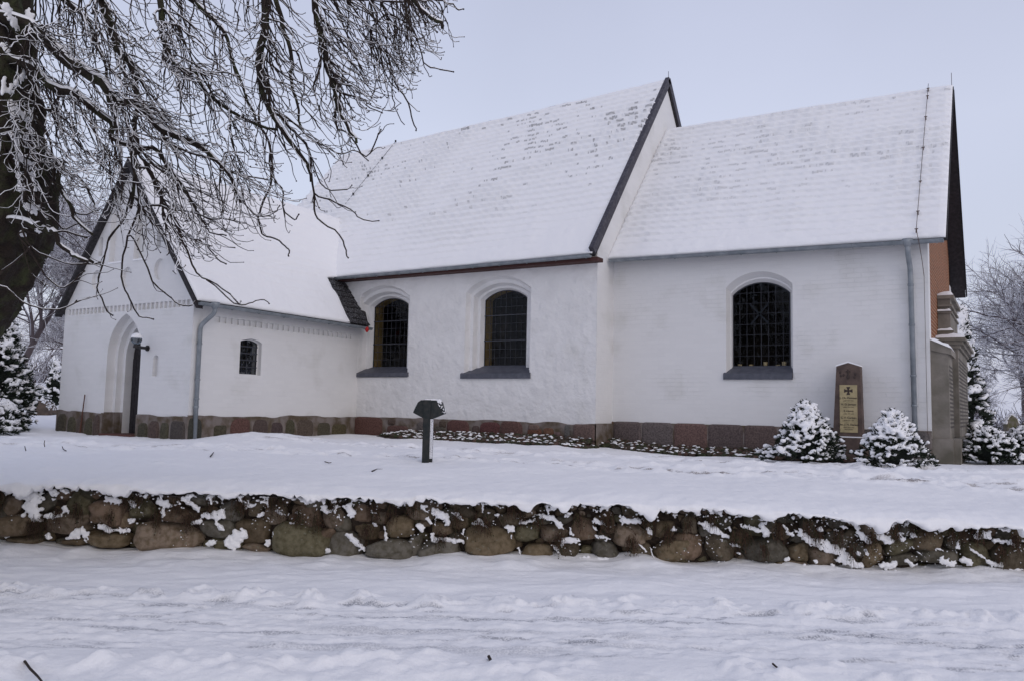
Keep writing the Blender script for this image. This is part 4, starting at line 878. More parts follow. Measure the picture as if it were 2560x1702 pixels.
z1((1700, 1180), .3646, [(5, 110, 305, 410), (-60, 140, 410, 600), (275, 345, 300, 390), (170, 375, 425, 600), (345, 430, 400, 480), (425, 730, 430, 597), (640, 740, 370, 455), (430, 560, 270, 430), (815, 915, 310, 435), (1000, 1125, 270, 375), (735, 870, 470, 600), (860, 1100, 500, 660), (970, 1135, 400, 525), (1095, 1200, 385, 490), (1215, 1400, 275, 430), (1130, 1250, 480, 570), (1220, 1375, 470, 650), (1400, 1570, 440, 560),
    (1490, 1570, 310, 430), (1570, 1790, 390, 520), (1750, 1850, 345, 430), (1790, 1900, 430, 525), (1600, 1850, 500, 610), (1900, 2110, 480, 640), (2110, 2360, 470, 655), (2020, 2075, 370, 420), (2145, 2250, 330, 445), (2240, 2370, 350, 460), (230, 360, 600, 650), (500, 700, 590, 640), (700, 850, 590, 640), (560, 660, 300, 420), (1400, 1480, 380, 450), (1900, 1960, 420, 490), (-40, 60, 480, 640), (1400, 1600, 545, 620)])
STN = []
r4 = np.random.default_rng(11)
for (u0, u1, v0, v1) in ST: STN.append(((u0+u1)/2, (v0+v1)/2, (u1-u0)/2, (v1-v0)/2, r4.uniform(-.02, .02)))
# stones the wall has beyond the picture, left and right
for u in np.arange(-900, -20, 78):
    for k, v in enumerate((1232, 1282, 1332)): STN.append((u+r4.uniform(-18, 18)+35*(k % 2), v+r4.uniform(-8, 8)-u*-.02, r4.uniform(32, 52), r4.uniform(22, 32), r4.uniform(-.02, .03)))
for u in np.arange(2580, 3500, 78):
    for k, v in enumerate((1318, 1368, 1412)): STN.append((u+r4.uniform(-18, 18)+35*(k % 2), v+r4.uniform(-8, 8)+(u-2560)*.03, r4.uniform(32, 52), r4.uniform(22, 32), r4.uniform(-.02, .03)))
def vtop(u): return np.interp(u, [-900, 0, 400, 900, 1280, 1800, 2100, 2560, 3500], [1195, 1214, 1232, 1246, 1254, 1270, 1278, 1310, 1345])
def vbot(u): return np.interp(u, [-900, 0, 500, 900, 1280, 1800, 2100, 2560, 3500], [1330, 1348, 1368, 1388, 1395, 1405, 1420, 1422, 1450])
# small filler stones in the gaps
occ = [(a, b, c*.92, d*.92) for a, b, c, d, e_ in STN]
fill = []
for i in range(9000):
    u = r4.uniform(-900, 3500); v = r4.uniform(vtop(u)+4, vbot(u)); rr = r4.uniform(9, 22); ok = True
    for a, b, c, d in occ:
        if ((u-a)/(c+rr*.75))**2+((v-b)/(d+rr*.6))**2 < 1: ok = False; break
    if ok: occ.append((u, v, rr, rr*.75)); fill.append((u, v, rr, rr*.75, .05))
    if len(fill) > 260: break
g = MB(); ICO[4] = ico(4); v3, f3 = ICO[4]
TN = [(.088, .066, .042), (.105, .080, .050), (.078, .062, .043), (.120, .090, .060), (.074, .066, .052), (.105, .074, .052), (.088, .078, .048), (.13, .100, .074), (.090, .082, .068)]
allst = STN+fill
for (u, v, hu, hv, dd) in allst:
    v += max(0, vtop(u)+3-(v-hv))*.8
    c = WP(u, v, dd+.12); sc = (c@fwd)/F; a, b = hu*sc*1.03, hv*sc*1.05; dp = min(max(a, b)*.8, .24)+.03
    off = r4.uniform(-60, 60, 3); P = v3.copy(); p_ = 3.5
    k = (np.abs(P)**p_).sum(1)**(-1/p_); P = P*k[:, None]
    dis = 1+.17*fbm(P[:, 0]*.9+off[0], P[:, 1]*.9+off[1], P[:, 2]*.9+off[2], 5, 3, .5)
    P = P*dis[:, None]
    for _ in range(4):
        nn_ = r4.normal(0, 1, 3); nn_ /= np.linalg.norm(nn_); dd_ = P@nn_; lim_ = r4.uniform(.72, .93); P = P-np.outer(np.maximum(0, dd_-lim_)*.9, nn_)
    P = P*(1+.018*fbm(P[:, 0]*6+off[1], P[:, 1]*6, P[:, 2]*6, 6, 3, .6))[:, None]; th = r4.uniform(-.12, .12); ca, sa = math.cos(th), math.sin(th)
    X, Z = P[:, 0]*a, P[:, 2]*b; X, Z = X*ca-Z*sa, X*sa+Z*ca
    V = c+LAT*X[:, None]+FOR*(P[:, 1]*dp)[:, None]+np.array([0, 0, 1])*Z[:, None]
    col = TN[r4.integers(len(TN))]; kk = r4.uniform(1.2, 1.95); g.add(V, f3, tuple(x*kk for x in col))
setp(g.build('boulders', M['boulder'], smooth_=True), wall)
# soil core behind the stones
g = MB(); us = np.linspace(-1000, 3600, 240); V = []; f = []; nr = 8
for i, u in enumerate(us):
    for j in range(nr+1):
        v = vtop(u)-9+(vbot(u)+40-vtop(u)+9)*j/nr; p = WP(u, v, (.42 if j == 0 else .12)+.08*float(fbm(u*.02, j*.8, 0, 8, 2))); V.append(p)
for i in range(len(us)-1):
    for j in range(nr): a = i*(nr+1)+j; f.append((a, a+1, a+nr+2, a+nr+1))
g.add(V, f); setp(g.build('soil_core', M['soil'], smooth_=True), wall)
# dead stalks and leaves hanging in the joints
g = MB(); cdead = [(.055, .028, .018), (.08, .045, .025), (.04, .022, .016), (.035, .035, .014)]
for i in range(3400):
    u = r4.uniform(-60, 2620); k_ = np.floor(u/46); rk = np.random.default_rng(int(k_)+900); u = (k_+rk.random())*46+r4.normal(0, 7); q = min(.62, rk.random()**1.6*.7+r4.normal(0, .06))
    v = vtop(u)+4+(vbot(u)-vtop(u))*max(0, q)
    p = WP(u, v, -.11+r4.uniform(-.05, .05)); L = r4.uniform(.04, .20); d = LAT*r4.normal(0, .22)+np.array([0, 0, -1])*r4.uniform(.6, 1)+FOR*r4.uniform(-.15, .05); col = cdead[r4.integers(4)]
    pts = [p+d*L*t+np.array([0, 0, -1])*L*.3*t*t+LAT*.008*math.sin(t*5+i) for t in (0, .35, .7, 1)]
    g.tube(pts, [.0022, .002, .0015, .0008], 3, col, cap=False)
    if r4.random() < .6:
        for k in range(3):
            c = pts[r4.integers(4)]+r4.normal(0, .008, 3); a = r4.normal(0, 1, 3); a /= np.linalg.norm(a); b = np.cross(a, r4.normal(0, 1, 3)); b /= np.linalg.norm(b); s_ = r4.uniform(.006, .015)
            g.add([c-a*s_, c+b*s_*.6, c+a*s_, c-b*s_*.6], [(0, 1, 2, 3)], col)
o = setp(g.build('dead_plants', M['deadleaf']), wall); o['kind'] = 'stuff'
# snow: ragged lip along the top plus clumps between the stones
sb = MB(); vI, fI = ICO[1]
def blob(u, v, r, dd): sb.add(vI*(r*DW/F)*np.array([1, 1, .8])+WP(u, v, dd), fI)
for i in range(8500):
    u = r4.uniform(-300, 2860); depth = 6+22*max(0, .3+float(fbm(u*.012, 0, 0, 61, 3, .6)))+50*max(0, float(noise(u*.045, 3, 0, 63)))**1.5+25*smooth(1600, 2200, u)*r4.random()
    if float(fbm(u*.05, 5, 0, 92, 2)) > .15 and r4.random() < .85: continue
    q = r4.random(); v = vtop(u)+2+depth*q; thin = max(.0, (v-vtop(u))/max(depth, 1))
    if float(noise(u*.09, v*.09, 0, 64)) < -.35+.8*thin: continue
    blob(u, v, r4.uniform(2.6, 6.5)*(1-.5*thin), -.13+r4.uniform(-.03, .05))
PATCH = []
def z2(o, sc, L):
    for a, b, c, d, k in L: PATCH.append((o[0]+a*sc, o[1]+b*sc, o[0]+c*sc, o[1]+d*sc, k*sc))
z2((0, 1180), .3603, [(240, 140, 210, 250, 50), (210, 250, 260, 310, 42), (120, 150, 180, 170, 35), (320, 300, 430, 300, 24), (440, 240, 455, 265, 22), (700, 370, 760, 400, 30), (760, 400, 910, 400, 16), (500, 440, 560, 400, 32), (560, 400, 640, 470, 26), (740, 185, 830, 195, 24), (905, 200, 940, 230, 18), (910, 330, 925, 335, 22), (1100, 200, 1170, 220, 28), (1130, 250, 1140, 330, 18), (1290, 190, 1370, 250, 22), (1420, 290, 1480, 310, 24), (1480, 310, 1540, 280, 34), (1500, 350, 1550, 390, 20), (1600, 470, 1680, 420, 42), (1600, 500, 1640, 500, 36), (1330, 350, 1400, 330, 18), (1450, 480, 1490, 490, 24), (1900, 430, 1960, 420, 26), (1920, 480, 1960, 450, 32), (1860, 470, 1870, 500, 20), (1700, 220, 1740, 230, 24), (1790, 310, 1830, 280, 16), (2240, 240, 2280, 280, 24), (2010, 350, 2045, 350, 10), (2260, 540, 2290, 550, 18), (330, 430, 335, 455, 20), (20, 130, 70, 140, 18), (40, 440, 60, 445, 14), (1920, 260, 1960, 290, 14)])
z2((850, 1180), .3603, [(60, 230, 90, 290, 30), (60, 430, 120, 500, 26), (130, 500, 160, 530, 20), (240, 350, 250, 370, 14), (310, 380, 325, 560, 14), (345, 480, 415, 490, 6), (540, 360, 570, 400, 26), (610, 320, 630, 350, 18), (650, 260, 740, 310, 30), (740, 330, 755, 360, 20), (640, 430, 660, 480, 20), (690, 460, 860, 475, 20), (800, 280, 840, 320, 18), (930, 350, 980, 330, 22), (980, 350, 1020, 380, 10), (860, 390, 850, 430, 8), (1160, 370, 1200, 400, 24), (1190, 430, 1190, 460, 6), (1240, 350, 1360, 330, 14), (1400, 300, 1480, 310, 20), (1480, 320, 1540, 380, 20), (1530, 470, 1640, 470, 26), (1600, 380, 1600, 430, 10), (1480, 500, 1520, 560, 12), (1760, 320, 1830, 360, 18), (1770, 440, 1860, 460, 14), (1960, 330, 2080, 340, 24), (2130, 380, 2160, 430, 18), (2080, 500, 2130, 550, 10), (2150, 510, 2180, 590, 7), (2310, 395, 2330, 400, 16), (1540, 600, 1640, 610, 14), (1650, 600, 1740, 600, 22), (1780, 600, 1850, 600, 18), (1240, 520, 1250, 570, 7), (1760, 380, 1780, 400, 12)])
z2((1700, 1180), .3646, [(150, 350, 240, 400, 28), (240, 400, 330, 440, 20), (350, 490, 410, 505, 17), (395, 550, 410, 555, 10), (340, 380, 350, 400, 12), (560, 350, 600, 430, 24), (600, 470, 620, 520, 14), (440, 370, 560, 400, 20), (700, 360, 740, 390, 12), (720, 590, 750, 600, 18), (740, 410, 780, 430, 14), (820, 420, 900, 470, 28), (900, 470, 1000, 490, 36), (1000, 500, 1090, 540, 34), (1090, 540, 1180, 600, 30), (1100, 600, 1250, 640, 26), (950, 380, 975, 400, 18), (1060, 390, 1080, 400, 10), (1180, 330, 1220, 380, 20), (1220, 400, 1300, 480, 22), (1220, 550, 1230, 560, 16), (1270, 530, 1290, 560, 14), (1360, 440, 1450, 480, 26), (1500, 420, 1530, 470, 18), (1590, 425, 1615, 430, 18), (1420, 330, 1470, 340, 18), (1390, 640, 1480, 630, 26), (1540, 600, 1600, 640, 16), (1680, 490, 1790, 530, 10), (1600, 520, 1690, 590, 5), (1900, 470, 1910, 520, 14), (1990, 520, 2090, 590, 12), (2030, 430, 2110, 430, 30), (2150, 460, 2300, 490, 18), (2230, 340, 2340, 390, 18), (1790, 600, 1880, 630, 24), (1930, 590, 2000, 620, 24), (2110, 610, 2200, 640, 22), (2250, 660, 2350, 665, 12), (920, 600, 940, 620, 12), (1040, 630, 1050, 640, 14), (1110, 370, 1130, 375, 12), (850, 630, 850, 640, 12), (1530, 310, 1540, 330, 10)])
for (a, b, c, d, k) in PATCH:
    L = math.hypot(c-a, d-b); n = int(14+(L+k)*k*.17)
    for i in range(n):
        t_ = r4.random(); rr = k*.95*abs(r4.normal(0, .6)); th = r4.uniform(0, 2*math.pi)
        u = a+(c-a)*t_+math.cos(th)*rr; v = b+(d-b)*t_+math.sin(th)*rr*.8+abs(math.cos(th))*rr*.2
        blob(u, v, min(r4.uniform(.16, .46)*k, 6.5)+1.3, -.06-.03*r4.random())
for i in range(4200):   # crumbs
    u = r4.uniform(-50, 2610); v = vtop(u)+(vbot(u)-vtop(u))*r4.random()**1.3
    if float(noise(u*.02, v*.02, 0, 81))+.4*float(noise(u*.1, v*.1, 0, 82)) < .25-.35*smooth(1600, 2200, u): continue
    blob(u, v, r4.uniform(1.4, 3.4), -.07+r4.uniform(-.03, .05))
setp(link('snow', remesh('snow', sb, .0085, M['snow_fine'], .003, 18, soft=5)), wall)

# ------------------------------------------------------------------ snowy evergreen shrubs
def shrub_mesh(R, Hh, n, seed, tuft, top=.5, cone=1.0):
    """returns (foliage MB, snow MB) around the origin: drooping tufts, each with its own snow load"""
    rr = np.random.default_rng(seed); fo, sn = MB(), MB(); v1, f1 = ICO[1]; v2, f2 = ICO[2]
    fo.add(v2*np.array([R*.55, R*.55, Hh*.34])+np.array([0, 0, Hh*.36]), f2, (.008, .012, .009))
    for i in range(n):
        h = rr.random()**.9; prof = (1-h**1.25)**.62*(1-cone*.45*h) if cone else 1
        th = rr.uniform(0, 2*math.pi); ra = R*prof*rr.uniform(.76, 1.06)*(1+.22*float(noise(math.cos(th)*2+seed, math.sin(th)*2, h*3, 3)))
        c = np.array([math.cos(th)*ra, math.sin(th)*ra, .05*Hh+h*Hh*.95]); out = np.array([math.cos(th), math.sin(th), .25+.9*h]); out /= np.linalg.norm(out)
        s = tuft*rr.uniform(.6, 1.25)
        for k in range(9):      # needle sprays
            d = out+rr.normal(0, .55, 3); d /= np.linalg.norm(d); a = np.cross(d, rr.normal(0, 1, 3)); a /= np.linalg.norm(a); q = c+rr.normal(0, .25, 3)*s
            L = s*rr.uniform(.7, 1.3); wd = s*.16; col = np.array([.016, .024, .014])*rr.uniform(.5, 1.5)
            fo.add([q-d*L*.3-a*wd*.4, q+d*L*.4-a*wd, q+d*L, q+d*L*.4+a*wd, q-d*L*.3+a*wd*.4], [(0, 1, 2, 3, 4)], col)
        if rr.random() < top+.5*h:
            for k in range(4):
                q = c+out*s*.45*rr.random()+rr.normal(0, .36, 3)*s*np.array([1, 1, .45])+np.array([0, 0, s*.26]); sn.add(v1*s*rr.uniform(.32, .66)*np.array([1, 1, .66])+q, f1)
    return fo, sn
def shrub(name, loc, R, Hh, n, seed, tuft, label, cat, vox=.012, group=None, top=.5, cone=1.0, squash=None, rot=0):
    t = empty(name, loc, label, cat, group); fo, sn = shrub_mesh(R, Hh, n, seed, tuft, top, cone)
    if squash is not None:
        A_ = np.array(squash)
        fo.v = [v@A_ for v in fo.v]; sn.v = [v@A_ for v in sn.v]
    o = fo.build('foliage', M['needle']); o.parent = t
    me = remesh('snow', sn, vox, M['snow_fine'], vox*.4, 20, soft=3); o = link('snow', me); o.parent = t
    g = MB(); g.tube([(0, 0, -.15), (0, 0, Hh*.6)], [R*.08, R*.03], 7); o = g.build('trunk', M['bark']); o.parent = t
    return t
b1 = Pz(2012, 1140, -.85); b2 = Pz(2232, 1155, -.87)
b1 = SD(b1@LAT, 14.3, -.88); b2 = SD((2232-1280)/F*13.6, 13.6, -.87)
b1 = SD((2012-1280)/F*14.4, 14.4, -.86)
shrub('dwarf_spruce', tuple(b1), .70, 1.02, 520, 1, .085, 'low dwarf spruce heaped with snow left of the brown memorial stone', 'shrub', group='snowy dwarf spruces by the memorial stone', top=.55)
shrub('dwarf_spruce', tuple(b2), .62, .92, 440, 2, .08, 'low dwarf spruce heaped with snow right of the brown memorial stone', 'shrub', group='snowy dwarf spruces by the memorial stone', top=.55)

# ------------------------------------------------------------------ the big bare tree at the left
TREE_D = 7.4
class Twigs:
    def __init__(s): s.b = MB(); s.sn = MB()
def snow_on(mb, P, R, keep=1.0, col=None):
    P = np.asarray(P); T = np.gradient(P, axis=0); T /= np.maximum(np.linalg.norm(T, axis=1, keepdims=True), 1e-9)
    h = np.sqrt(np.clip(1-T[:, 2]**2, 0, 1)); r = np.maximum(R*.68, .0027)*smooth(.32, .80, h)*keep
    if r.max() < .0015: return
    r[0] *= .4; r[-1] *= .5
    C = P+np.array([0, 0, 1])*(R*.74+r*.12)[:, None]; mb.tube(C, np.maximum(r, .0004), 5, cap=False)
def curve(p0, p1, p2, p3, n, wob, rr, f=3.0):
    t = np.linspace(0, 1, n)[:, None]; P = (1-t)**3*p0+3*(1-t)**2*t*p1+3*(1-t)*t*t*p2+t**3*p3
    o = rr.uniform(-50, 50, 3); e = np.sin(np.clip(t*1.0, 0, 1)*math.pi)**.5
    L = np.linalg.norm(p3-p0); W_ = np.stack([fbm(t[:, 0]*f*max(L, .3)+o[k], o[k], 0, 9+k, 3, .6) for k in range(3)], 1)
    return P+W_*wob*e
NSTRANDS = 680
def build_tree():
    rr = np.random.default_rng(5)
    tree = empty('bare_chestnut_tree', tuple(Pz(-520, 1440, -1.65)), 'old bare chestnut tree with drooping snow lined twigs hanging in from upper left', 'tree')
    # trunk: leans in from below left
    ax = [(-640, 1500, 7.4), (-560, 1250, 7.4), (-430, 1050, 7.4), (-260, 850, 7.4), (-165, 700, 7.4), (-105, 600, 7.4), (-85, 545, 7.4), (-100, 440, 7.45), (-120, 260, 7.5), (-130, 60, 7.6), (-120, -150, 7.7), (-80, -400, 7.9), (-20, -700, 8.2), (40, -1000, 8.6)]
    rad = [270, 235, 215, 208, 205, 206, 204, 198, 192, 190, 180, 150, 110, 60]
    K = np.array([Pd(*a) for a in ax]); t0 = np.linspace(0, 1, len(ax)); tt = np.linspace(0, 1, 420)
    C = np.stack([np.interp(tt, t0, K[:, i]) for i in range(3)], 1); Rr = np.interp(tt, t0, np.array(rad)*7.4/F)
    n = 150; th = np.arange(n)*2*math.pi/n; T = np.gradient(C, axis=0); T /= np.linalg.norm(T, axis=1, keepdims=True); A = np.cross(T, FOR); A /= np.linalg.norm(A, axis=1, keepdims=True); B = np.cross(A, T)
    TH, TT = np.meshgrid(th, tt); ll = TT*9
    dis = 1+.10*fbm(np.cos(TH)*1.2, np.sin(TH)*1.2, ll*.8, 3, 3)+.055*fbm(np.cos(TH)*7, np.sin(TH)*7, ll*2.2, 7, 5, .65)-.02*np.abs(fbm(TH*6, ll*1.5, 0, 8, 2))
    V = C[:, None]+(Rr[:, None]*dis)[..., None]*(A[:, None]*np.cos(TH)[..., None]+B[:, None]*np.sin(TH)[..., None])
    V = np.concatenate([V, V[:, :1]], 1); setp(grid_obj('trunk', V, M['bark']), tree)
    limbs = []
    br = MB(); sn = MB()
    def limb(pts, r0, r1, wob=.03, n=28, snowk=1.0):
        K = np.array([Pd(*p) for p in pts]); k = len(K); t0 = np.linspace(0, 1, k); tt = np.linspace(0, 1, n)
        # Catmull-Rom
        P = []
        for t in tt*(k-1):
            i = min(int(t), k-2); f_ = t-i; a, b, c, d = K[max(i-1, 0)], K[i], K[i+1], K[min(i+2, k-1)]
            P.append(.5*((2*b)+(-a+c)*f_+(2*a-5*b+4*c-d)*f_**2+(-a+3*b-3*c+d)*f_**3))
        P = np.array(P); o = rr.uniform(-50, 50); P = P+np.stack([fbm(tt*9+o+7*j, o, 0, j, 3, .6) for j in range(3)], 1)*wob*np.minimum(1, tt*5)[:, None]
        R = np.interp(tt, [0, 1], [r0, r1])*(1+.10*fbm(tt*14, o, 0, 2, 2)); br.tube(P, R, 9); limbs.append((P, R))
        kp = smooth(-.9, -.2, fbm(tt*8+o, 1, 0, 3, 2))
        C_ = P+np.array([0, 0, 1])*(R*.62)[:, None]; T = np.gradient(P, axis=0); T /= np.linalg.norm(T, axis=1, keepdims=True); h = np.sqrt(1-np.clip(T[:, 2]**2, 0, 1))
        rs = np.maximum(.0006, np.minimum(R*.95, R*.5+.012)*smooth(.15, .6, h)*kp*snowk); rs[0] *= .3; rs[-1] *= .3; sn.tube(C_, rs, 8, cap=False); return P, R
    px = lambda k: k*7.4/F
    # visible limbs, and those above the picture that carry the hanging strands
    limb([(-60, 40, 7.4), (60, 60, 7.2), (150, 130, 7.1), (210, 175, 7.0), (270, 232, 6.9), (300, 262, 6.9), (345, 262, 6.9), (400, 330, 6.9), (470, 355, 6.9), (560, 420, 6.9), (610, 505, 7.0)], px(17), px(3))
    limb([(-40, 130, 7.4), (80, 170, 7.2), (120, 205, 7.1), (170, 228, 7.0), (230, 268, 7.0), (282, 310, 7.0), (292, 352, 7.0), (340, 362, 7.0), (395, 385, 7.0), (440, 440, 7.0), (500, 520, 7.1)], px(11), px(3))
    limb([(-100, -260, 7.8), (120, -200, 7.5), (230, -60, 7.4), (262, 20, 7.4), (300, 120, 7.4), (330, 180, 7.4), (345, 250, 7.4), (335, 330, 7.4), (342, 420, 7.3), (330, 520, 7.2)], px(12), px(3.5))
    limb([(-100, -360, 7.9), (200, -330, 7.4), (500, -220, 7.0), (650, -80, 6.8), (662, 40, 6.7), (652, 140, 6.7), (660, 230, 6.7), (690, 300, 6.7), (740, 380, 6.7), (780, 460, 6.8)], px(13), px(3.5))
    limb([(120, -300, 7.5), (300, -180, 7.2), (392, -20, 7.1), (405, 90, 7.1), (430, 150, 7.1), (450, 176, 7.1), (492, 182, 7.1), (520, 240, 7.1), (600, 300, 7.1), (690, 320, 7.1)], px(9), px(3))
    limb([(350, -330, 7.2), (600, -260, 6.7), (760, -120, 6.5), (790, 20, 6.4), (810, 110, 6.4), (830, 200, 6.4), (862, 290, 6.4), (890, 360, 6.4)], px(10), px(3))
    limb([(450, -350, 7.2), (760, -320, 6.4), (950, -180, 6.1), (1010, -60, 6.0), (1060, 30, 6.0), (1110, 80, 6.0)], px(10), px(3))
    limb([(250, -350, 7.3), (330, -120, 8.0), (500, 20, 8.4), (560, 90, 8.5), (600, 200, 8.5), (640, 320, 8.5)], px(9), px(3))
    limb([(-110, -120, 7.7), (60, -80, 8.3), (160, 0, 8.6), (220, 60, 8.8), (260, 160, 8.9), (280, 300, 8.9)], px(10), px(3))
    limb([(-60, 330, 7.3), (60, 330, 7.0), (110, 360, 7.0), (150, 440, 7.0), (180, 520, 7.0), (230, 580, 7.0)], px(8), px(3))
    limb([(-40, 560, 7.2), (60, 555, 6.9), (115, 570, 6.8), (150, 600, 6.8), (190, 640, 6.8), (235, 662, 6.8)], px(8), px(3))
    limb([(500, -300, 7.0), (620, -120, 7.6), (690, 0, 7.9), (720, 110, 7.9), (730, 220, 7.9), (760, 330, 7.9)], px(9), px(3))
    LP = np.concatenate([P[3:] for P, R in limbs]); LR = np.concatenate([R[3:] for P, R in limbs])
    uvL = np.array([pr(p) for p in LP])
    VM = ([-50, 0, 60, 130, 165, 200, 240, 290, 330, 400, 450, 520, 560, 600, 650, 700, 740, 780, 830, 880, 930, 980, 1020, 1070, 1120, 1160], [560, 640, 740, 770, 740, 700, 740, 790, 760, 790, 700, 700, 670, 740, 650, 640, 560, 600, 480, 640, 430, 330, 330, 260, 190, 55])
    VR = ([0, 60, 130, 200, 250, 300, 400, 480, 560, 640, 700, 800, 860, 930, 1000, 1060, 1120], [640, 600, 560, 450, 500, 560, 640, 660, 600, 530, 500, 440, 390, 290, 230, 160, 70])
    def vmax(u): return float(np.interp(u, *VM))
    lim = ['far']
    nb = MB(); ns = MB()
    bud = ICO[1]
    def twig(P, R, bud_=True, n=4, cap=False):
        nb.tube(P, R, n, cap=False); snow_on(ns, P, R, keep=1.0 if rr.random() < .85 else .4)
        if bud_: nb.add(bud[0]*R[-1]*1.9+P[-1], bud[1])
    def inside(p, slack=0):
        q = pr(p); return q[1] < (vmax(q[0]) if lim[0] == 'far' else float(np.interp(q[0], *VR))+45)+slack and q[0] < 1165
    down = np.array([0, 0, -1.0]); U3 = np.array([0, 0, 1.0])
    nodes = [p for p in LP]; nrad = [r for r in LR]
    def add_nodes(P, R):
        for p, r in zip(P[2:], R[2:]): nodes.append(p); nrad.append(r)
    def forks(Q, RR, l, dens):
        n_ = len(Q)
        for kk in range(int(l*dens)):
            jj = int(rr.uniform(.30, .97)*(n_-1)); s0 = Q[jj]; l2 = rr.uniform(.06, .22); a2 = rr.uniform(0, 2*math.pi)
            s_ = LAT*math.cos(a2)+FOR*math.sin(a2)*.7+LAT*.35; tq = Q[min(jj+1, n_-1)]-Q[max(jj-1, 0)]; tq /= max(np.linalg.norm(tq), 1e-6)
            s3 = s0+(tq*.85+s_*.42+U3*rr.uniform(-.05, .4))*l2
            if not inside(s3, 12): continue
            S_ = curve(s0, s0+tq*l2*.45, s3-U3*.3*l2-s_*.1*l2, s3, 6, .006, rr, 6); twig(S_, np.linspace(min(RR[jj]*.8, .0042), .0028, 6), n=4)
    def side_twigs(P, R, L, dens, reach=1.0):
        n_ = len(P)
        for k in range(int(L*dens)):
            j = int(rr.uniform(.12, .99)*(n_-1)); q0 = P[j]; t_ = P[min(j+1, n_-1)]-P[max(j-1, 0)]; t_ /= max(np.linalg.norm(t_), 1e-6)
            l = rr.uniform(.20, .85)*reach*(1.1-.4*j/n_); az = rr.uniform(0, 2*math.pi); sd_ = LAT*(.55+.75*math.cos(az))+FOR*math.sin(az)*.7; sd_ /= np.linalg.norm(sd_)
            q3 = q0+t_*l*.72+sd_*l*.40+down*l*rr.uniform(-.02, .30)
            if not inside(q3, 12): continue
            q1 = q0+t_*l*.38+sd_*l*.10; q2 = q3-sd_*l*.26-t_*l*.12+down*l*rr.uniform(.04, .20)
            m_ = max(7, int(l/.045)); Q = curve(q0, q1, q2, q3, m_, .014+.014*l, rr, 4.5); r1 = min(R[j]*.8, .0042+.0040*l); RR = np.linspace(r1*.88, .0027, m_); twig(Q, RR, n=5); forks(Q, RR, l, 1.8)
    # strands that can be picked out one by one in the photograph
    zt = .5427
    TR = [([(1650, 0), (1850, 10), (1960, 0), (2060, 10), (2100, 40), (2140, 45)], 5, 3), ([(1780, 60), (1880, 110), (1920, 190), (1960, 290), (2010, 320), (2090, 333)], 4, 3), ([(1700, 150), (1790, 260), (1815, 370), (1860, 440), (1890, 500), (1900, 560), (1912, 605)], 4.5, 3),
          ([(1815, 370), (1815, 450), (1820, 510), (1862, 575)], 3, 2), ([(1520, 430), (1600, 440), (1680, 470), (1700, 500), (1757, 520)], 4, 2.5), ([(1370, 250), (1395, 330), (1405, 400), (1390, 480), (1440, 545), (1470, 590)], 4, 3),
          ([(1480, 250), (1530, 330), (1560, 440), (1550, 520), (1560, 600), (1610, 620), (1680, 720), (1740, 640), (1760, 600)], 6, 3), ([(1280, 520), (1420, 620), (1500, 680), (1575, 715), (1640, 700), (1695, 745)], 4, 2.5),
          ([(1230, 350), (1240, 480), (1290, 540), (1340, 600), (1400, 650), (1430, 740), (1440, 830), (1450, 950), (1470, 1020), (1560, 1080), (1590, 1150), (1605, 1195)], 8, 3), ([(1450, 900), (1500, 920), (1560, 940), (1620, 970), (1660, 1010), (1745, 1015)], 4, 2.5),
          ([(1440, 760), (1480, 850), (1530, 880), (1600, 875), (1615, 855)], 3.5, 2.5), ([(1200, 560), (1250, 700), (1250, 850), (1210, 930), (1190, 1000), (1210, 1080), (1280, 1110), (1330, 1150), (1325, 1178)], 6, 3), ([(1050, 700), (1110, 840), (1130, 940), (1190, 1000), (1260, 985), (1290, 950)], 4, 2.5),
          ([(1250, 700), (1250, 800), (1300, 880), (1310, 970), (1350, 1010), (1380, 990)], 4.5, 3), ([(600, 900), (560, 1020), (500, 1100), (480, 1180), (450, 1280), (460, 1360), (500, 1440), (518, 1450)], 5, 3), ([(640, 950), (590, 1100), (560, 1240), (570, 1320), (610, 1400), (650, 1460), (705, 1470)], 5, 3),
          ([(620, 1100), (700, 1300), (770, 1360), (830, 1400), (880, 1405), (905, 1385)], 4, 3), ([(760, 960), (860, 1150), (900, 1250), (960, 1290), (1050, 1350), (1100, 1400), (1112, 1385)], 5, 3), ([(960, 1290), (1080, 1395), (1150, 1400), (1200, 1380), (1240, 1400)], 3.5, 2.5),
          ([(740, 900), (860, 1080), (940, 1120), (1000, 1190), (1040, 1215)], 4.5, 3), ([(700, 800), (760, 950), (880, 980), (1000, 1010), (1080, 1010)], 5, 3), ([(100, 850), (220, 1000), (300, 1050), (380, 1020)], 5, 3), ([(100, 1060), (150, 1150), (250, 1200), (330, 1220), (460, 1215)], 5, 3),
          ([(100, 1100), (200, 1260), (300, 1330), (390, 1250)], 4.5, 3), ([(-20, 1290), (30, 1330), (120, 1400), (250, 1430), (350, 1390)], 5, 3), ([(190, 640), (290, 770), (380, 830), (440, 960)], 4.5, 3), ([(200, 1040), (250, 1070), (310, 1075), (400, 1090)], 5, 4), ([(620, 560), (640, 700), (700, 800), (740, 900), (760, 1000), (860, 1140)], 9, 5),
          ([(560, 500), (600, 640), (610, 760), (640, 880), (640, 950)], 8, 5), ([(760, 650), (860, 700), (980, 740), (1080, 800), (1230, 830)], 6, 3), ([(640, 700), (700, 760), (800, 830), (900, 960), (960, 1060), (1040, 1085)], 6, 3),
          ([(420, 600), (500, 700), (510, 820), (520, 920)], 5, 3), ([(240, 520), (330, 640), (420, 720), (520, 800)], 5, 3), ([(150, 500), (230, 650), (260, 800), (350, 980), (450, 970)], 6, 3), ([(900, 300), (1000, 480), (1060, 560), (1060, 640), (1110, 760)], 5, 3)]
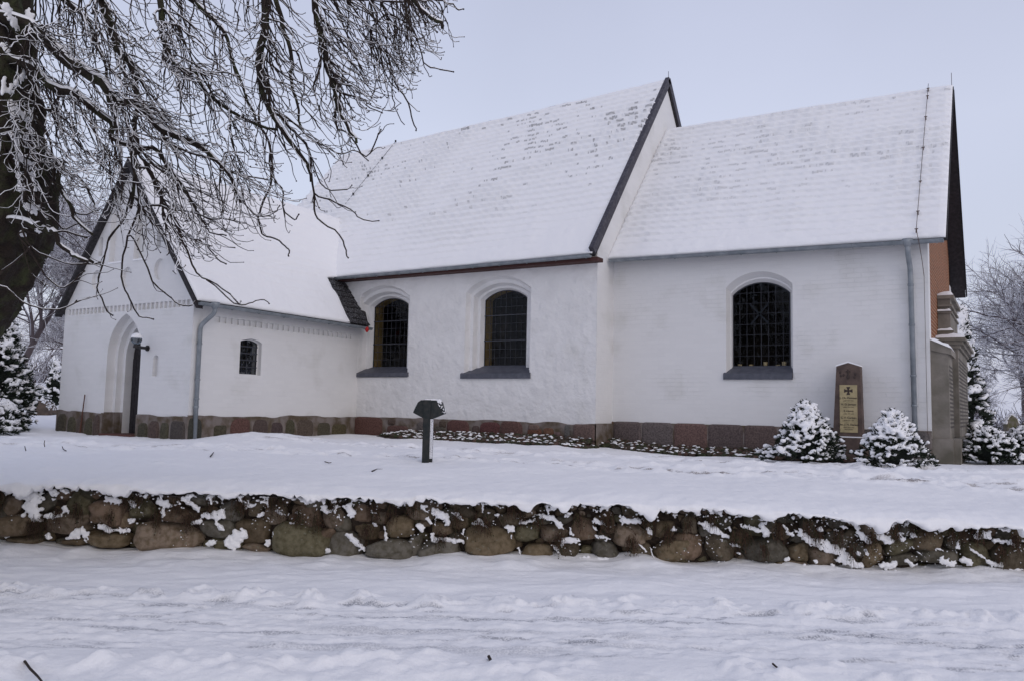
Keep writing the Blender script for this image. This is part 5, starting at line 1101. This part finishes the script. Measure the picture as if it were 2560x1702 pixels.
    for pts, w0, w1 in TR:
        A_ = [(a*zt, b*zt) for a, b in pts]; N_ = np.array(nodes); uvN = np.stack([W/2+F*(N_@RV)/(N_@fwd), H/2-F*(N_@UV)/(N_@fwd)], 1)
        j = int(np.argmin(np.hypot(uvN[:, 0]-A_[0][0]+6, (uvN[:, 1]-A_[0][1])+12))); dep = float(N_[j]@fwd); start = N_[j]
        K = [start]+[Pd(a, b, dep+rr.uniform(-.05, .05)+.05*i_) for i_, (a, b) in enumerate(A_)]
        if np.linalg.norm(K[0]-K[1]) < .06: K = [K[0]]+K[2:]
        K = np.array(K); k = len(K); sg = np.linalg.norm(np.diff(K, axis=0), axis=1); L = sg.sum(); n_ = max(10, int(L/.05)); P = []
        for t in np.linspace(0, k-1, n_):
            i_ = min(int(t), k-2); f_ = t-i_; a, b, c, d = K[max(i_-1, 0)], K[i_], K[i_+1], K[min(i_+2, k-1)]
            P.append(.5*((2*b)+(-a+c)*f_+(2*a-5*b+4*c-d)*f_**2+(-a+3*b-3*c+d)*f_**3))
        P = np.array(P); o_ = rr.uniform(-50, 50); ar = np.linspace(0, L, n_); P = P+np.stack([fbm(ar*11+o_+9*q, o_, 0, q, 2) for q in range(3)], 1)*.013
        R = np.linspace(w0, w1, n_)/2*dep/F*1.08; nb.tube(P, R, 6, cap=False); snow_on(ns, P, R); nb.add(bud[0]*R[-1]*1.6+P[-1], bud[1]); add_nodes(P, R); side_twigs(P, R, L, 4.6, .7); nstr_ = 1
    N_ = np.array(nodes); NR_ = np.array(nrad); uvN = np.stack([W/2+F*(N_@RV)/(N_@fwd), H/2-F*(N_@UV)/(N_@fwd)], 1)
    nstr = 0; lim[0] = 'near'
    for it in range(NSTRANDS):
        u = rr.uniform(20, 1120)
        if rr.random() < .20: u = rr.uniform(30, 620)
        vm = float(np.interp(u, *VR)); v = vm*(1-rr.random()**1.1*.95)
        if v < 15: continue
        dep = rr.uniform(5.8, 8.8) if u < 620 else rr.uniform(5.8, 7.4)
        p3 = Pd(u, v, dep); du = u-uvN[:, 0]; dv = v-uvN[:, 1]
        cost = np.linalg.norm(N_-p3, axis=1)+np.maximum(0, 30-dv)/60+np.maximum(0, -du+10)/90+.25*np.maximum(0, du-dv*.9)/100+rr.uniform(0, .7, len(N_))+np.maximum(0, .45-np.linalg.norm(N_-p3, axis=1))*3
        i = int(np.argmin(cost)); p0 = N_[i]; L = np.linalg.norm(p3-p0)
        if L > 2.8 or L < .2: continue
        out = (p3-p0)*np.array([1, 1, 0]); out /= max(np.linalg.norm(out), 1e-6)
        p1 = p0+(p3-p0)*.33+U3*L*rr.uniform(-.02, .10)+rr.normal(0, .06, 3)*L; p2 = p3-out*L*rr.uniform(.15, .30)+U3*L*rr.uniform(-.10, .18)+rr.normal(0, .05, 3)*L
        n = max(8, int(L/.06)); P = curve(p0, p1, p2, p3, n, .022+.014*L, rr, 3.4); r0 = min(NR_[i]*.75, .0050+.0044*L); R = np.linspace(r0*.9, .0028, n)
        nb.tube(P, R, 5, cap=False); snow_on(ns, P, R); nstr += 1; nb.add(bud[0]*.0075+P[-1], bud[1]); side_twigs(P, R, L, 3.6)
    # unseen crown above and beyond the picture, added to shade the porch front
    def crown(p, d, L, r, lv):
        n_ = 6; P = [p]; q = p.copy(); dd = d.copy()
        for i in range(n_): dd = dd+rr.normal(0, .13, 3)+np.array([0, 0, .02]); dd /= np.linalg.norm(dd); q = q+dd*L/n_; P.append(q.copy())
        P = np.array(P)
        for q in P:
            z_ = q@fwd
            if z_ > .3:
                a = pr(q)
                if -60 < a[0] < W+60 and -90 < a[1] < H: return
        R = np.linspace(r, r*.6, n_+1); br.tube(P, R, 6 if lv < 2 else 4, cap=False)
        if lv >= 4: return
        for i in range(4):
            j = 1+int(rr.uniform(.2, 1)*(n_-1)); a = rr.normal(0, 1, 3); nd = dd*.5+a/np.linalg.norm(a)*.6; nd /= np.linalg.norm(nd); crown(P[j], nd, L*rr.uniform(.55, .8), R[j]*.62, lv+1)
    for a, b, c in ((-.9, .2, .5), (-.5, .7, .6), (.2, .8, .9), (-.9, .5, .2), (-.3, .3, 1), (.4, .6, 1)):
        for st in ((-130, -250), (-100, -600)):
            d = np.array(LAT*a+FOR*b+U3*c); crown(Pd(st[0], st[1], 7.9), d/np.linalg.norm(d), rr.uniform(2.2, 3.2), .16, 0)
    print('strands', nstr, 'twig verts', nb.n, 'snow', ns.n)
    setp(br.build('branches', M['bark'], smooth_=True), tree); setp(sn.build('branch_snow', M['snow_fine'], smooth_=True), tree)
    o = setp(nb.build('twigs', M['twig'], smooth_=True), tree); o['kind'] = 'stuff'; o = setp(ns.build('twig_snow', M['snow_fine'], smooth_=True), tree); o['kind'] = 'stuff'
    # snow lodged on the bark
    sb = MB(); v1, f1 = ICO[1]
    for (a, b, c, d, k) in [(10, 10, 45, 75, 14), (70, 30, 75, 70, 16), (20, 235, 75, 165, 11), (25, 260, 70, 300, 12), (80, 290, 90, 300, 9), (60, 400, 90, 420, 12), (65, 515, 90, 530, 11), (90, 475, 95, 470, 7), (25, 250, 30, 290, 7), (28, 330, 55, 400, 6), (60, 420, 85, 440, 7), (5, 110, 20, 130, 8), (60, 345, 75, 345, 7), (45, 395, 50, 480, 3), (92, 570, 100, 580, 8), (50, 580, 60, 590, 5), (10, 195, 5, 240, 6), (100, 230, 110, 215, 6)]:
        for i in range(int(20+k*3+math.hypot(c-a, d-b)*.8)):
            t_ = rr.random(); u = a+(c-a)*t_+rr.normal(0, k*.38); v = b+(d-b)*t_+rr.normal(0, k*.38)
            # on the trunk surface facing the camera
            cc = np.array([pr(x)[1] for x in C]); jx = int(np.argmin(np.abs(cc-v))); du = (u-pr(C[jx])[0])/F*7.4; rad_ = Rr[jx]; dd = math.sqrt(max(0, rad_**2-du**2)) if abs(du) < rad_ else 0
            sb.add(v1*rr.uniform(.007, .018)+Pd(u, v, 7.44-dd), f1)
    o = setp(link('trunk_snow', remesh('trunk_snow', sb, .012, M['snow_fine'], .004, 40)), tree); o['kind'] = 'stuff'
build_tree()

# ------------------------------------------------------------------ background trees, hedges, stones
def bare_tree(name, base, height, seed, label, spread=.55, lean=(0, 0), levels=5, r0=.18, sn_amt=.8, first=.25):
    rr = np.random.default_rng(seed); t = empty(name, tuple(base), label, 'tree', None); b, s = MB(), MB(); base = np.array(base, float)
    def grow(p, d, L, r, lv):
        n = 6; P = [p]; q = p.copy(); dd = d.copy()
        for i in range(n): dd = dd+rr.normal(0, .11, 3)+np.array([0, 0, .03 if lv < 3 else -.02]); dd /= np.linalg.norm(dd); q = q+dd*L/n; P.append(q.copy())
        P = np.array(P); R = np.linspace(r, r*.55, n+1); b.tube(P, R, 5 if lv < 2 else 3, cap=False)
        if lv >= 1: 
            h = np.sqrt(1-np.clip(dd[2]**2, 0, 1)); s.tube(P+np.array([0, 0, 1])*(R*.8)[:, None], np.maximum(R*.8*sn_amt, .006 if lv > 3 else .008), 3, cap=False)
        if lv >= levels: return
        k = 4 if lv < 2 else 5 if lv < levels-1 else 6
        for i in range(k):
            j = 1+int(rr.uniform(first if lv == 0 else .15, 1)*(n-1)); a = rr.normal(0, 1, 3); dl = P[min(j+1, n)]-P[j]; dl /= np.linalg.norm(dl); a -= a@dl*dl; a /= np.linalg.norm(a)
            nd = dl*(1-spread)+a*spread*rr.uniform(.7, 1.3)+np.array([0, 0, .12]); nd /= np.linalg.norm(nd); grow(P[j], nd, L*rr.uniform(.5, .78), max(R[j]*.6, .007), lv+1)
        nd = dd+rr.normal(0, .15, 3); nd /= np.linalg.norm(nd); grow(P[-1], nd, L*.7, r*.55, lv+1)
    d0 = np.array([lean[0], lean[1], 1.0]); d0 /= np.linalg.norm(d0); grow(base-np.array([0, 0, .3]), d0, height*.42, r0, 0)
    setp(b.build('branches', M['farbark']), t); setp(s.build('snow', M['farsnow']), t); return t
def gz(s, d): return float(churchyard_z(s, d))
def at(u, d, dz=0.0):
    s = (u-W/2)/F*d; return SD(s, d, gz(s, d)+dz)
bare_tree('bare_tree', at(2700, 30), 8.7, 3, 'broad bare tree with frosted branches at the right edge behind the hedge', .50, (-.45, .1), 5, .22)
bare_tree('bare_tree', at(2570, 38), 9.0, 12, 'bare frosted tree further back, right of the war memorial', .55, (-.1, 0), 5, .2)
bare_tree('bare_tree', at(2455, 48), 5.0, 14, 'small bare frosted tree behind the dark conifer at right', .6, (0, 0), 5, .12)
bare_tree('bare_tree', at(300, 40), 10.8, 4, 'bare frosted tree behind the porch gable at left', .5, (-.15, 0), 5, .2)
bare_tree('bare_tree', at(95, 60), 6.2, 6, 'distant small bare tree left of the porch', .45, (0, 0), 5, .10)
bare_tree('bare_tree', at(30, 30), 9.0, 16, 'bare frosted tree behind the snowy conifer at far left', .55, (.1, 0), 5, .16)
SQ = lambda a, b: np.diag([a, a, b])
shrub('conifer', tuple(at(2402, 28)), .85, 4.7, 700, 31, .17, 'tall dark conifer with snow laden boughs behind the war memorial', 'tree', vox=.045, top=.35, cone=.8)
shrub('conifer', tuple(at(-8, 19)), .86, 3.0, 1300, 32, .10, 'dense evergreen thick with snow at the left edge under the bare tree', 'tree', vox=.022, top=.28, cone=.3)
shrub('evergreen_shrub', tuple(at(15, 18.5)), .50, .70, 420, 33, .08, 'low spreading evergreen under snow in front of the left conifer', 'shrub', vox=.025, top=.4, cone=.3)
shrub('evergreen_shrub', tuple(at(142, 27)), .38, 1.5, 260, 34, .10, 'young snowy fir just left of the porch corner', 'shrub', vox=.025, top=.3, cone=1)
shrub('evergreen_shrub', tuple(at(70, 28)), 1.0, .70, 400, 35, .10, 'low snowy hedge behind the brown boulder', 'shrub', vox=.03, top=.5, cone=.2)
shrub('evergreen_shrub', tuple(at(-60, 17)), .8, .9, 300, 36, .12, 'small snow covered shrub at far left by the churchyard path', 'shrub', vox=.025, top=.5, cone=.3)
shrub('hedge_shrub', tuple(SD((2470-1280)/F*15.2, 15.2, -.84)), .62, .62, 420, 37, .075, 'snow speckled round hedge shrub next to the war memorial', 'shrub', vox=.012, top=.30, cone=.1)
shrub('hedge_shrub', tuple(SD((2560-1280)/F*15.4, 15.4, -.84)), .62, .66, 420, 38, .075, 'snow speckled hedge shrub in front of the two right headstones', 'shrub', vox=.012, top=.30, cone=.1)
shrub('hedge_shrub', tuple(SD((2440-1280)/F*18, 18, -.84)), .40, .70, 200, 39, .09, 'small upright shrub in the gap beside the war memorial base', 'shrub', vox=.016, top=.3, cone=.8)
# distant scrub line closing the horizon
def scrub(name, u0, u1, d, hgt, seed, label, n=90):
    rr = np.random.default_rng(seed); b, s = MB(), MB(); c = at((u0+u1)/2, d); t = empty(name, tuple(c), label, 'hedge')
    for i in range(n*9):
        u = rr.uniform(u0, u1); dd = d+rr.uniform(-1.5, 1.5); p = at(u, dd); h = hgt*rr.uniform(.4, 1.05)*(1+.25*float(noise(u*.02, 0, 0, seed))); q = p.copy(); P = [q.copy()]; v = np.array([rr.normal(0, .25), rr.normal(0, .25), 1.0])
        for k in range(4): v = v+rr.normal(0, .28, 3); q = q+v/np.linalg.norm(v)*h/4; P.append(q.copy())
        P = np.array(P); R = np.linspace(.022, .008, 5)*d/30; b.tube(P, R, 3, cap=False); s.tube(P+[0, 0, .012], R*.8, 3, cap=False)
    setp(b.build('branches', M['farbark']), t); setp(s.build('snow', M['farsnow']), t)
scrub('hedge', 2380, 2900, 33, 1.5, 71, 'brushy frosted hedge across the back of the churchyard at right', 100)
scrub('hedge', -500, 165, 50, 2.2, 72, 'distant frosted hedge across the field at left', 110)
# headstones and boulder
def rock(name, u, d, pts, th, m, label, cat, snow=True, group=None):
    """pts: outline (du, dv) in photograph pixels relative to the foot, extruded to a stone with rounded arris"""
    base = at(u, d); t = empty(name, tuple(base), label, cat, group); sc = d/F; n = len(pts); g = MB()
    ring = [(0, .88), (th*.12, 1), (th*.88, 1), (th, .88)]; cx, cz = np.mean([p[0] for p in pts]), np.mean([p[1] for p in pts]); V = []
    for dd, k in ring: V += [base+LAT*(cx+(a-cx)*k)*sc+FOR*dd+np.array([0, 0, (cz+(b-cz)*k)*sc]) for a, b in pts]
    f = [tuple(range(n)), tuple(range(3*n, 4*n))[::-1]]
    for r in range(3): f += [(r*n+i, (r+1)*n+i, (r+1)*n+(i+1) % n, r*n+(i+1) % n) for i in range(n)]
    g.add(V, f); setp(g.build('stone', m), t)
    if snow:
        sb = MB(); v1, f1 = ICO[1]; rr = np.random.default_rng(int(u)+3); top = [p for p in pts if p[1] > cz*.7]
        for i in range(len(pts)):
            a, b = pts[i], pts[(i+1) % n]
            if min(a[1], b[1]) < cz*.5: continue
            L = math.hypot(a[0]-b[0], a[1]-b[1])
            if abs(a[0]-b[0]) < .25*L: continue
            for k in range(int(L*2)+4): q = rr.random(); sb.add(v1*sc*rr.uniform(1.3, 2.4)+base+LAT*(a[0]+(b[0]-a[0])*q)*sc+FOR*rr.uniform(0, th)+np.array([0, 0, (a[1]+(b[1]-a[1])*q+.8)*sc]), f1)
        if sb.n: setp(link('snow_cap', remesh('snow_cap', sb, sc*.9, M['snow_fine'])), t)
    return t
rock('boulder', 103, 24, [(-33, -8), (33, -8), (28, 12), (14, 28), (3, 36), (-6, 36), (-18, 26), (-30, 10)], .6, M['brownrock'], 'brown pointed boulder with snow on its back left of the porch', 'boulder')
rock('headstone', 2531, 20, [(-14, -12), (14, -12), (17, 70), (13, 84), (1, 93), (-9, 86), (-15, 70)], .16, M['leafg'], 'mossy green pointed headstone behind the hedge at right', 'headstone')
rock('headstone', 2575, 17.5, [(-26, -15), (34, -15), (34, 92), (20, 98), (-6, 86), (-24, 58)], .16, M['greystone'], 'dark grey tilted headstone cut by the right edge', 'headstone')
rock('headstone', 2470, 24, [(-14, -12), (14, -12), (14, 44), (7, 50), (-7, 50), (-14, 42)], .15, M['greystone'], 'low dark headstone half hidden behind the snowy hedge shrub', 'headstone')

# snow-patched cobbles along the base of the church
sb = MB(); g = MB(); v2, f2 = ICO[2]; v1, f1 = ICO[1]; rr = np.random.default_rng(9)
def cob(x, y, col):
    s = (np.array([x, y, 0])@LAT); d = (np.array([x, y, 0])@FOR); z = gz(s, d)+bankz(x, y)+.01
    r = rr.uniform(.035, .075); g.add(v1*np.array([r, r, r*.7])*(1+.15*rr.normal(0, 1, (len(v1), 1)))+np.array([x, y, z]), f1, col)
    if rr.random() < .22: sb.add(v1*np.array([r*.9, r*.6, r*.22])+np.array([x+rr.normal(0, .02), y-.03, z+r*.55]), f1)
def bankz(x, y): return .15*smooth(-14.0, -12.6, x)*smooth(.85, 0, (YN if x < XN else YC)-y)
CC = [(.07, .05, .035), (.05, .045, .03), (.10, .06, .045), (.045, .05, .022)]
for i in range(1500):
    x = rr.uniform(-13.6, XN+.1); wdt = .62*smooth(-14.2, -12.0, x)*1.0+.15; y = YN-.06-rr.random()**.8*wdt; cob(x, y, jit(CC[rr.integers(4)]))
for i in range(1100):
    x = rr.uniform(XN, -2.2); y = YC-.06-rr.random()**.8*.62; cob(x, y, jit(CC[rr.integers(4)]))
gb = MB()
for xa, xb, yw in ((-13.9, XN+.03, YN), (XN+.03, -2.0, YC)):
    xs = np.linspace(xa, xb, 60); ys = np.linspace(yw-.01, yw-.95, 14); XX, YY = np.meshgrid(xs, ys); ss = XX*LAT[0]+YY*LAT[1]; ff = XX*FOR[0]+YY*FOR[1]
    ZZ = churchyard_z(ss, ff)+.15*smooth(-14.0, -12.6, XX)*smooth(.85, 0, yw-YY)-.012+.012*fbm(XX*4, YY*4, 0, 2, 3)-.08*smooth(.62, .9, yw-YY+.12*noise(XX*2, 0, 0, 9)); V = np.stack([XX, YY, ZZ], -1).reshape(-1, 3)
    gb.add(V, [(i*60+j, (i+1)*60+j, (i+1)*60+j+1, i*60+j+1) for i in range(13) for j in range(59)])
cb = empty('cobble_strip', (-10, 15.5, -.8), 'strip of cobbles showing through thin snow along the church base', 'cobbles')
o = setp(gb.build('earth_bank', M['soil'], smooth_=True), cb); o['kind'] = 'stuff'; o = setp(g.build('cobbles', M['stone']), cb); o['kind'] = 'stuff'; o = setp(link('snow', remesh('snow', sb, .014, M['snow_fine'], .006, 30)), cb); o['kind'] = 'stuff'

# twigs fallen on the snow
FT = [(106, 1704, 'road', [(-44, -52), (-31, -34), (-12, -15), (0, 0)], .010, 'long bare stick lying at the lower left of the snowy road'),
      (1229, 1665, 'road', [(-7, -25), (0, -12), (2, -4), (9, 0)], .013, 'short dark stick standing out of the snow at the bottom middle'),
      (952, 1172, 'yard', [(-22, 5), (-10, 0), (4, 0), (14, 1)], .010, 'curved dark twig on the lawn left of the post'),
      (820, 1155, 'yard', [(-8, -2), (2, 1), (8, 0)], .008, 'tiny twig on the lawn between porch and post'),
      (65, 1123, 'yard', [(0, 0), (-2, -6), (-4, -12)], .008, 'upright twig stub in the snow at the far left'),
      (112, 1113, 'yard', [(0, 0), (-2, -8), (-1, -16)], .008, 'thin upright twig left of the porch corner'),
      (158, 1123, 'yard', [(4, 0), (-4, -4), (-7, -11)], .008, 'forked twig in the snow before the porch corner'),
      (530, 1137, 'yard', [(-4, 3), (0, -2), (4, -7)], .011, 'short dark twig in the snow before the porch downpipe'),
      (1940, 1668, 'road', [(-8, -10), (0, -3), (10, 4)], .008, 'thin twig in the rutted snow at lower right')]
for u, v, where, pts, r, lab in FT:
    P = []
    for a, b in pts:
        z0 = -1.80 if where == 'road' else -.95
        for _ in range(8):
            p = Pz(u+a, v+b, z0); s, d = p@LAT, p@FOR; z0 = (float(road_z(s, d))+.035) if where == 'road' else float(churchyard_z(s, d))+.03
        P.append(p)
    if where == 'yard' and len(pts) == 3 and pts[-1][1] < -9:
        b0 = P[0]; dd = b0@FOR; P = [b0+LAT*a/F*dd+np.array([0, 0, -b/F*dd-.02]) for a, b in pts]
    g = MB(); g.tube(P, np.linspace(r, r*.7, len(P)), 6); tag(g.build('fallen_twig', M['twig']), lab, 'twig', 'fallen twigs')
